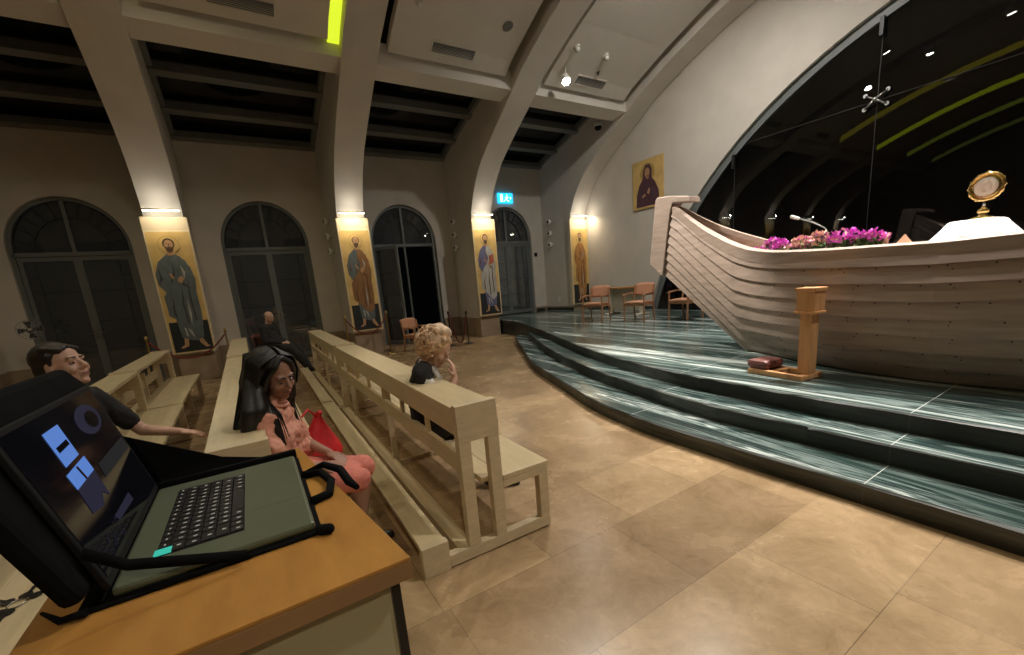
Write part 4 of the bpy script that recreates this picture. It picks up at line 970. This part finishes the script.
cloth(t, 'hair', M['blackhair'], f, .0075, 5)
b = MB(); rr = random.Random(5); Q = lambda x, y, z: hc + F @ (V3((x, y, z)) * 1.13)
for k in range(170):
    sg = 1 if k % 2 else -1; u = rr.uniform(-.13, .045); w_ = rr.uniform(0, 1)
    p = Q(u * .7 + .0, sg * .008, .150 - (u + .03) ** 2 * 3.5)
    m1 = Q(u * .9 - .02, sg * (.092 - max(0, -u - .06) * .45), .088); m2 = Q(u - .015, sg * (.112 - max(0, -u - .05) * .6), .01); m3 = Q(u - .03, sg * (.116 - max(0, -u - .05) * .5), -.07)
    e1 = hc + V3((-.07 - .12 * w_ + u * .3, sg * (.085 + .05 * rr.random()), -.22)); e2 = hc + V3((-.09 - .15 * w_ + u * .3, sg * (.09 + .06 * rr.random()), -.38 - .06 * rr.random()))
    b.tube([p, m1, m2, m3, e1, e2], [.003, .0055, .006, .006, .005, .0015], 5)
for k in range(26):
    sg = 1 if k % 2 else -1; a_ = rr.uniform(.0, .02)
    b.tube([Q(.045 - a_, sg * .006, .128), Q(.066 - a_, sg * .044, .090), Q(.048 - a_, sg * .080, .03), Q(.025 - a_, sg * .092, -.06), hc + V3((.035 - a_ * 2, sg * (.115 + a_), -.20)), hc + V3((.06 - a_ * 3, sg * (.12 + a_ * 2), -.33 - a_ * 3))], [.002, .0045, .005, .005, .004, .001], 5)
b.build('hair_strands', M['blackhair'], t)

# red bag in front of her
t = thing('handbag', 'limp red cloth bag standing on the pew beside the woman in salmon', 'bag', (.245, 3.13, .466), R(-75)); t.scale = (1.25, 1.25, 1.1)
b = MB(); rows = []
for k, (w, d, z) in enumerate(((.05, .035, .0), (.125, .060, .008), (.135, .062, .06), (.115, .05, .12), (.085, .036, .18), (.05, .022, .24), (.022, .014, .29), (.012, .01, .33))):
    rows.append([(d * math.sin(2*math.pi*j/20) + .012 * math.sin(5 * 2*math.pi*j/20 + k), (w * math.cos(2*math.pi*j/20)) + .035 * (z / .33) ** 1.5, z) for j in range(20)])
b.grid(rows, closed=True); b._f([b.bm.verts.new(p) for p in rows[0]][::-1]); b.build('bag_body', M['redbag'], t)
MB().tube([(.0, .03, .30), (.02, -.02, .37), (.03, -.10, .30), (.04, -.13, .16), (.05, -.12, .05)], .007, 8).build('strap', M['redbag'], t)
MB().ell((.0, .045, .325), (.014, .014, .014)).build('knot', M['redbag'], t)

# man in black tee on the third pew
J = dict(pel=(0.02, 0, .58), chest=(.03, 0, .90), neck=(.04, 0, 1.17), sw=.225, head=(.06, 0, 1.335),
         armR=[(.05, -.205, 1.09), (.24, -.26, .84), (.47, -.20, .735)], handR=((.47, -.20, .735), (1, .15, -.15), (0, .1, -1), -1, .45),
         armL=[(.05, .205, 1.09), (.22, .28, .82), (.47, .20, .785)], handL=((.47, .20, .785), (1, -.15, -.2), (0, -.1, -1), 1, .4),
         legR=[(.06, -.10, .57), (.45, -.15, .575), (.30, -.15, .09)], footR=(1, -.1, -.05), legL=[(.06, .10, .57), (.46, .13, .575), (.33, .14, .09)], footL=(1, .1, -.05))
t, F, hc = person('man in a black tee sitting on the third pew, gazing up past the laptop', (-1.035, 3.50, 0), R(-14), J, (.93, -.22, .22), 1.12, M['skinpale'], 0)
face_parts(t, hc, F, 1.12, M['darkhair'])
def f(b):
    torso(b, J['pel'], J['chest'], J['neck'], J['sw'], .016, .16)
    for s in ('R', 'L'):
        p, q = V3(J['arm' + s][0]), V3(J['arm' + s][1]); b.cap(p, p.lerp(q, .68), .068, .064)
cloth(t, 'tee_shirt', M['blacktee'], f, bump=.022)
def f(b):
    for s in ('R', 'L'): limb(b, [V3(p) for p in J['leg' + s]], [.105, .078, .055])
    b.ell(J['pel'], (.15, .175, .11))
cloth(t, 'trousers', M['blacktee'], f); shoes(t, J, M['shoe'])
def f(b):
    P = lambda x, y, z: hc + F @ (V3((x, y, z)) * 1.12)
    b.ell(P(-.030, 0, .055), (.112, .092, .100), F); b.ell(P(-.055, 0, .0), (.082, .088, .095), F)
    for y in (-.05, -.025, 0, .025, .05): b.cap(P(.0, y, .115 - abs(y) * .35), P(.062, y * .95, .092 - abs(y) * .3), .028, .016)
    for s in (-1, 1): b.cap(P(.02, s * .072, .06), P(.012, s * .077, .015), .014, .008)
cloth(t, 'hair', M['darkhair'], f, .006, 4)

# elderly man in a black suit by the shut door
J = dict(pel=(0, 0, .61), chest=(-.03, 0, .88), neck=(-.03, 0, 1.13), sw=.215, head=(.03, 0, 1.295),
         armR=[(-.03, -.195, 1.06), (.02, -.27, .80), (.24, -.08, .73)], handR=((.24, -.08, .73), (.8, .6, -.1), (0, .2, -1), -1, .6),
         armL=[(-.03, .195, 1.06), (.03, .27, .80), (.25, .09, .735)], handL=((.25, .09, .735), (.75, -.65, -.1), (0, -.2, -1), 1, .6),
         legR=[(.03, -.10, .60), (.46, -.11, .60), (.80, -.13, .10)], footR=(1, -.05, .35), legL=[(.03, .10, .60), (.46, .11, .60), (.66, .12, .09)], footL=(1, .1, .1))
BX, BYY = .34, 10.75
t, F, hc = person('elderly bald man in a black suit seated by the closed arched door', (BX, BYY, 0), R(-32), J, (.90, -.25, -.42), 1.03, M['skinpale'])
face_parts(t, hc, F, 1.03, M['greyhair'])
def f(b):
    torso(b, J['pel'], J['chest'], J['neck'], J['sw'] + .02, .04, .19)
    b.ell((.06, 0, .76), (.18, .20, .16))
    for s in ('R', 'L'): limb(b, [V3(J['arm' + s][0]), V3(J['arm' + s][1]), V3(J['arm' + s][1]).lerp(V3(J['arm' + s][2]), .9)], [.085, .070, .052])
cloth(t, 'jacket', M['blacksuit'], f, .010, bump=.022)
def f(b):
    for s in ('R', 'L'): limb(b, [V3(p) for p in J['leg' + s]], [.125, .098, .075])
    b.ell(J['pel'], (.15, .17, .11))
cloth(t, 'trousers', M['blacksuit'], f, .010); shoes(t, J, M['shoe'])
def f(b):
    P = lambda x, y, z: hc + F @ V3((x, y, z))
    for s in (-1, 1):
        b.cap(P(-.02, s * .076, .03), P(-.08, s * .055, .02), .020, .022); b.cap(P(-.08, s * .055, .02), P(-.105, 0, .01), .022, .024)
cloth(t, 'hair_fringe', M['greyhair'], f, .006, 3)
c = armchair('armchair', 'dark armchair under the bald man by the closed door', None, (BX + .03, BYY - .02, .06), R(-32))
for o in c.children: o.data.materials.clear(); o.data.materials.append(M['blackmetal'] if o.name.split('.')[0] not in ('seat', 'backrest') else M['cushion'])
for s in (-1, 1):
    for x in (.24, -.27): MB().lathe((x, s * .26, -.06), [(.022, 0), (.022, .07)], 10).build('chair_foot', M['blackmetal'], c)

# curly blonde woman praying on the front pew
J = dict(pel=(0, 0, .575), chest=(-.02, 0, .84), neck=(.01, 0, 1.065), sw=.20, head=(.125, 0, 1.145),
         armR=[(.0, -.18, .995), (.16, -.20, .72), (.235, -.075, .925)], handR=((.235, -.075, .925), (.0, .25, 1), (-1, .3, 0), 1, .5),
         armL=[(.0, .18, .995), (.17, .18, .72), (.235, .02, .915)], handL=((.235, .02, .915), (.0, -.15, 1), (-1, -.2, 0), -1, .5),
         legR=[(.02, -.085, .56), (.46, -.09, .56), (.46, -.09, .085)], footR=(1, -.1, -.05), legL=[(.02, .085, .56), (.46, .09, .56), (.50, .09, .085)], footL=(1, .1, -.05))
t, F, hc = person('blonde curly-haired woman in a black waistcoat praying on the front pew', (1.06, 3.08, 0), R(-24), J, (.80, -.10, -.58), 1.02, M['skinpale'])
face_parts(t, hc, F, .98, M['blond'])
def f(b):
    torso(b, J['pel'], J['chest'], J['neck'], J['sw'], .018, .155)
    for s in ('R', 'L'): p, q = V3(J['arm' + s][0]), V3(J['arm' + s][1]); b.cap(p, p.lerp(q, .12), .064, .060)
cloth(t, 'waistcoat', M['blacktee'], f, bump=.018)
def f(b):
    for s in ('R', 'L'): p, q = V3(J['arm' + s][0]), V3(J['arm' + s][1]); b.cap(p, p.lerp(q, .45), .060, .052)
    b.cap(V3(J['neck']) + V3((.07, -.03, -.06)), V3(J['neck']) + V3((.115, -.04, -.16)), .022, .018); b.cap(V3(J['neck']) + V3((.07, .03, -.06)), V3(J['neck']) + V3((.115, .04, -.16)), .022, .018)
    b.cap(V3(J['neck']) + V3((-.02, -.05, .0)), V3(J['neck']) + V3((.06, -.045, -.05)), .02, .02); b.cap(V3(J['neck']) + V3((-.02, .05, .0)), V3(J['neck']) + V3((.06, .045, -.05)), .02, .02)
cloth(t, 'white_shirt', M['shirtwhite'], f)
def f(b):
    for s in ('R', 'L'): limb(b, [V3(p) for p in J['leg' + s]], [.105, .076, .055])
    b.ell(J['pel'], (.15, .17, .11))
cloth(t, 'trousers', M['blacktee'], f); shoes(t, J, M['shoe'])
P = lambda x, y, z: hc + F @ V3((x, y, z))
def f(b):
    b.ell(P(-.05, 0, .055), (.120, .110, .105), F); b.ell(P(-.08, 0, -.02), (.085, .10, .10), F)
    b.ell(P(-.02, -.01, .15), (.062, .070, .048), F); b.ell(P(-.065, .03, .145), (.05, .05, .05), F)
    rr = random.Random(9)
    for k in range(60):
        a = rr.uniform(0, 6.28); e = rr.uniform(-.5, 1.4); d = V3((math.cos(a) * math.cos(e), math.sin(a) * math.cos(e), math.sin(e)))
        if d.x > .55 and d.z < .45: continue
        b.ell(P(-.055 + d.x * .112, d.y * .108, .05 + d.z * .106), rr.uniform(.020, .034), None, 8, 6)
cloth(t, 'curly_hair', M['blond'], f, .006, 2)
b = MB(); rr = random.Random(11)
for k in range(150):
    a = rr.uniform(0, 6.28); e = rr.uniform(-.7, 1.4); d = V3((math.cos(a) * math.cos(e), math.sin(a) * math.cos(e), math.sin(e)))
    if d.x > .5 and d.z < .5: continue
    p = V3((-.055 + d.x * .122, d.y * .120, .05 + d.z * .118)); u = d.orthogonal().normalized(); v = d.cross(u); ln = rr.uniform(.03, .07); ph = rr.uniform(0, 6)
    pts = [P(*(p + (u * math.cos(ph + q * .9) + v * math.sin(ph + q * .9)) * .014 + d * .018 * math.sin(q * .8) + V3((0, 0, -ln * q / 6)))) for q in range(8)]
    b.tube(pts, [.004, .0065, .0065, .0065, .0065, .006, .005, .002], 5)
b.build('loose_curls', M['blond'], t)

# ------------------------------------------------------------------ high table with the laptop
TX0, TX1, TY0, TY1, TZ = -.285, .127, .515, 1.11, 1.251
t = thing('high_table', 'honey wood topped high table with olive panels holding the laptop', 'table', ((TX0 + TX1) / 2, (TY0 + TY1) / 2, 0))
ax_, ay_ = (TX1 - TX0) / 2, (TY1 - TY0) / 2
TP = lambda z: [(-ax_, -ay_, z), (ax_, -ay_, z), (ax_ - .08, ay_, z), (-ax_, ay_, z)]
MB().prism(TP(TZ - .006), (0, 0, .006)).build('tabletop_veneer', M['table'], t, bevel=.0015)
MB().prism(TP(TZ - .032), (0, 0, .026)).build('tabletop', M['tedge'], t, bevel=.001)
for sx in (-1, 1):
    for sy in (-1, 1): MB().box((sx * (ax_ - .022) - .006 - .08 * (sx > 0 and sy > 0), sy * (ay_ - .02) - .006, 0), (sx * (ax_ - .022) + .006 - .08 * (sx > 0 and sy > 0), sy * (ay_ - .02) + .006, TZ - .032)).build('leg', M['blackmetal'], t)
for sy in (-1, 1): MB().box((-ax_ + .03, sy * (ay_ - .02) - .004, TZ - .16), (ax_ - .03 - .08 * (sy > 0), sy * (ay_ - .02) + .004, TZ - .034)).build('side_panel', M['lam'], t)
MB().box((-ax_ + .018, -ay_ + .03, TZ - .16), (-ax_ + .026, ay_ - .03, TZ - .034)).build('side_panel', M['lam'], t)
MB().box((-ax_ + .02, -ay_ + .02, .25), (ax_ - .10, ay_ - .02, .28)).build('lower_shelf', M['tedge'], t)

# laptop: base deck at 1.27, hinge line at x=-.2
lt = thing('laptop', 'open laptop with dark green-grey deck and blue-lit screen on the wooden table', 'laptop', (0, 0, 1.256), 0)
MB().box((-.205, .665, 0), (.03, 1.005, .014)).build('base', M['deck'], lt, bevel=.005)
kb = MB().box((-.168, .712, .0138), (-.062, .962, .0146)).build('keyboard', M['black'], lt)
key = None
rowsx = [(-.166, .012)] + [(-.152 + k * .0182, .0155) for k in range(5)]
for ri, (x, d) in enumerate(rowsx):
    widths = {0: [1]*14, 1: [1]*13 + [1.6], 2: [1.5] + [1]*12 + [1.1], 3: [1.8] + [1]*11 + [1.8], 4: [2.3] + [1]*10 + [2.3], 5: [1, 1, 1, 1.3, 5, 1.3, 1, 1, 1]}[ri]
    tot = sum(widths); y = .960; 
    for wi, w in enumerate(widths):
        wd = .246 * w / tot
        teal = ri == 0 and wi == len(widths) - 1
        if teal: b = MB(); b.box((x - .004, .714, .0146), (x + d + .004, y - .0012, .0166)); MB_ = b.build('power_key', M['tealkey'], kb, bevel=.0005); MB_['label'] = 'teal glowing key'; y -= wd; continue
        b = MB(); b.box((x, y - wd + .0012, .0146), (x + d, y - .0012, .0164)); b.mi = 1
        if w < 3 and ri: b.box((x + d * .45, y - wd / 2 - .0016, .0164), (x + d * .78, y - wd / 2 + .0016, .01645))
        elif ri == 0: b.box((x + d * .4, y - wd / 2 - .002, .0164), (x + d * .6, y - wd / 2 + .002, .01645))
        b.build('key', [M['keys'], M['legend']], kb); y -= wd
MB().box((-.05, .775, .0139), (.022, .905, .0142)).build('touchpad', M['deck'], lt)
# lid
lv = Vector((-.055, 0, .21)).normalized(); ln_ = Vector((lv.z, 0, -lv.x)); hinge = Vector((-.203, 0, .016))
def lidp(y, v, o=0): return hinge + Vector((0, y, 0)) + lv * v + ln_ * o
def lidbox(y0, y1, v0, v1, o0, o1):
    b = MB(); b.prism([lidp(y0, v0, o0), lidp(y1, v0, o0), lidp(y1, v1, o0), lidp(y0, v1, o0)], ln_ * (o1 - o0)); return b
lidbox(.665, 1.005, 0, .222, -.008, 0).build('lid', M['black'], lt, bevel=.002)
scn = lidbox(.673, .997, .012, .214, 0, .0008).build('screen', M['screen'], lt)
def patch(nm, m, pts, lift=.0012):
    b = MB(); b.prism([lidp(y, v, lift) for y, v in pts], ln_ * .0003); return b.build(nm, m, scn)
patch('blue_window', M['scrblue'], [(.760, .193), (.813, .194), (.811, .145), (.758, .143)])
patch('blue_window', M['scrblue'], [(.745, .135), (.821, .139), (.821, .115), (.746, .112)])
patch('dark_icon', M['screen'], [(.766, .170), (.806, .172), (.806, .164), (.766, .162)], .0018)
patch('dark_icon', M['screen'], [(.778, .135), (.784, .135), (.788, .114), (.782, .114)], .0018)
patch('violet_picture', M['scrdim'], [(.746, .112), (.821, .115), (.815, .073), (.80, .085), (.78, .07), (.74, .076)])
patch('round_picture', M['scrdim'], [(.915 + .05 * math.cos(2*math.pi*k/20), .176 + .024 * math.sin(2*math.pi*k/20)) for k in range(20)])
patch('round_picture_centre', M['screen'], [(.925 + .026 * math.cos(2*math.pi*k/16), .174 + .014 * math.sin(2*math.pi*k/16)) for k in range(16)], .0018)
patch('grey_bar', M['scrgrey'], [(.845, .116), (.99, .119), (.99, .097), (.84, .094)])
patch('violet_bar', M['scrdim'], [(.785, .048), (.872, .050), (.872, .036), (.79, .038)])
b = MB(); rr = random.Random(4)
for k in range(34):
    y, v = rr.uniform(.70, .79), rr.uniform(.018, .050); b.prism([lidp(y, v, .0012), lidp(y + .002, v, .0012), lidp(y + .002, v + .0015, .0012), lidp(y, v + .0015, .0012)], ln_ * .0003)
tag(b.build('screen_specks', M['scrdim'], scn), kind='stuff')

# black zip case round the laptop
cs = thing('laptop_case', 'black padded case folded open behind and under the laptop, with loop handles', 'case', (0, 0, TZ), 0)
MB().box((-.238, .656, 0), (.038, 1.025, .0055)).build('case_base', M['case'], cs, bevel=.002)
up = Vector((0, 0, 1.256 - TZ))
b = MB(); b.prism([lidp(.632, .012, -.034) + up, lidp(1.05, -.012, -.034) + up, lidp(1.05, .222, -.034) + up, lidp(1.0, .262, -.034) + up, lidp(.66, .262, -.034) + up, lidp(.60, .225, -.034) + up], ln_ * .024); b.build('case_lid', M['case'], cs, bevel=.010)
def strip(nm, pts, w):
    b = MB(); pts = [Vector(p) for p in pts]; b.grid([[p + Vector(w) * .5, p - Vector(w) * .5] for p in pts]); return b.build(nm, M['case'], cs, solid=.003)
strip('gusset_strap', [lidp(.655, .060, .003) + up, Vector((-.18, .655, .048)), Vector((-.12, .651, .030)), Vector((-.06, .646, .013))], (.004, .004, .012))
b = MB(); b.prism([(-.235, 1.045, .02), (-.01, 1.035, .015), (-.10, 1.045, .040), Vector(lidp(1.045, .11, -.012)) + up, Vector(lidp(1.045, .11, -.03)) + up], (0, .004, 0)); b.build('gusset_panel', M['case'], cs); MB().box((-.225, 1.022, .004), (.036, 1.034, .024)).build('case_wall', M['case'], cs, bevel=.003)
b = MB()
b.tube([(.036, .905, .006), (.075, .90, .018), (.10, .86, .014), (.105, .80, .008), (.112, .765, .008)], [.006, .007, .008, .008, .005], 8)
b.build('loop_handle', M['case'], cs)
b = MB(); b.tube([(.036, .90, .008), (.066, .885, .010), (.078, .83, .008), (.066, .775, .008), (.036, .765, .008)], .0075, 8); b.build('loop_handle', M['case'], cs)
b = MB(); b.cap((.036, .655, .008), (.046, .650, .008), .008, .008); b.build('zip_end', M['case'], cs)
MB().tube([(-.225, .65, .008), (-.25, .655, .006), (-.275, .69, .005)], [.005, .004, .002], 8).build('zip_pull', M['case'], cs)

# keys on the third pew
t = thing('key_bunch', 'bunch of keys on a ring lying on the third pew seat', 'keys', (-1.02, 2.42, .467), R(20))
MB().tube([(.03 * math.cos(2*math.pi*k/24), .03 * math.sin(2*math.pi*k/24), .004) for k in range(24)], .003, 6, closed=True).build('key_ring', M['steel'], t)
for k, a in enumerate((10, 60, 115, 200, 240)):
    m4 = Matrix.Rotation(R(a), 3, 'Z'); b = MB()
    b.lathe(m4 @ V3((.055, 0, .003)), [(.022, 0), (.022, .004)], 12); b.bar(m4 @ V3((.07, 0, .005)), m4 @ V3((.125, 0, .005)), .011, .004); b.bar(m4 @ V3((.105, .006, .005)), m4 @ V3((.120, .006, .005)), .006, .004)
    b.build('key', M['blackmetal'], t)

# ------------------------------------------------------------------ world and colour
w = bpy.data.worlds.new('night'); sc.world = w; w.use_nodes = True
w.node_tree.nodes['Background'].inputs[0].default_value = (.0006, .0007, .0009, 1); w.node_tree.nodes['Background'].inputs[1].default_value = 1
vs = sc.view_settings; vs.view_transform = 'Standard'; vs.look = 'None'; vs.gamma = 1; vs.use_curve_mapping = False; vs.exposure = 0.0
sc.cycles.use_denoising = True; sc.cycles.max_bounces = 8; sc.cycles.diffuse_bounces = 5; sc.cycles.glossy_bounces = 5; sc.cycles.transparent_max_bounces = 16
sc.cycles.sample_clamp_indirect = 6; sc.cycles.caustics_reflective = False; sc.cycles.caustics_refractive = False
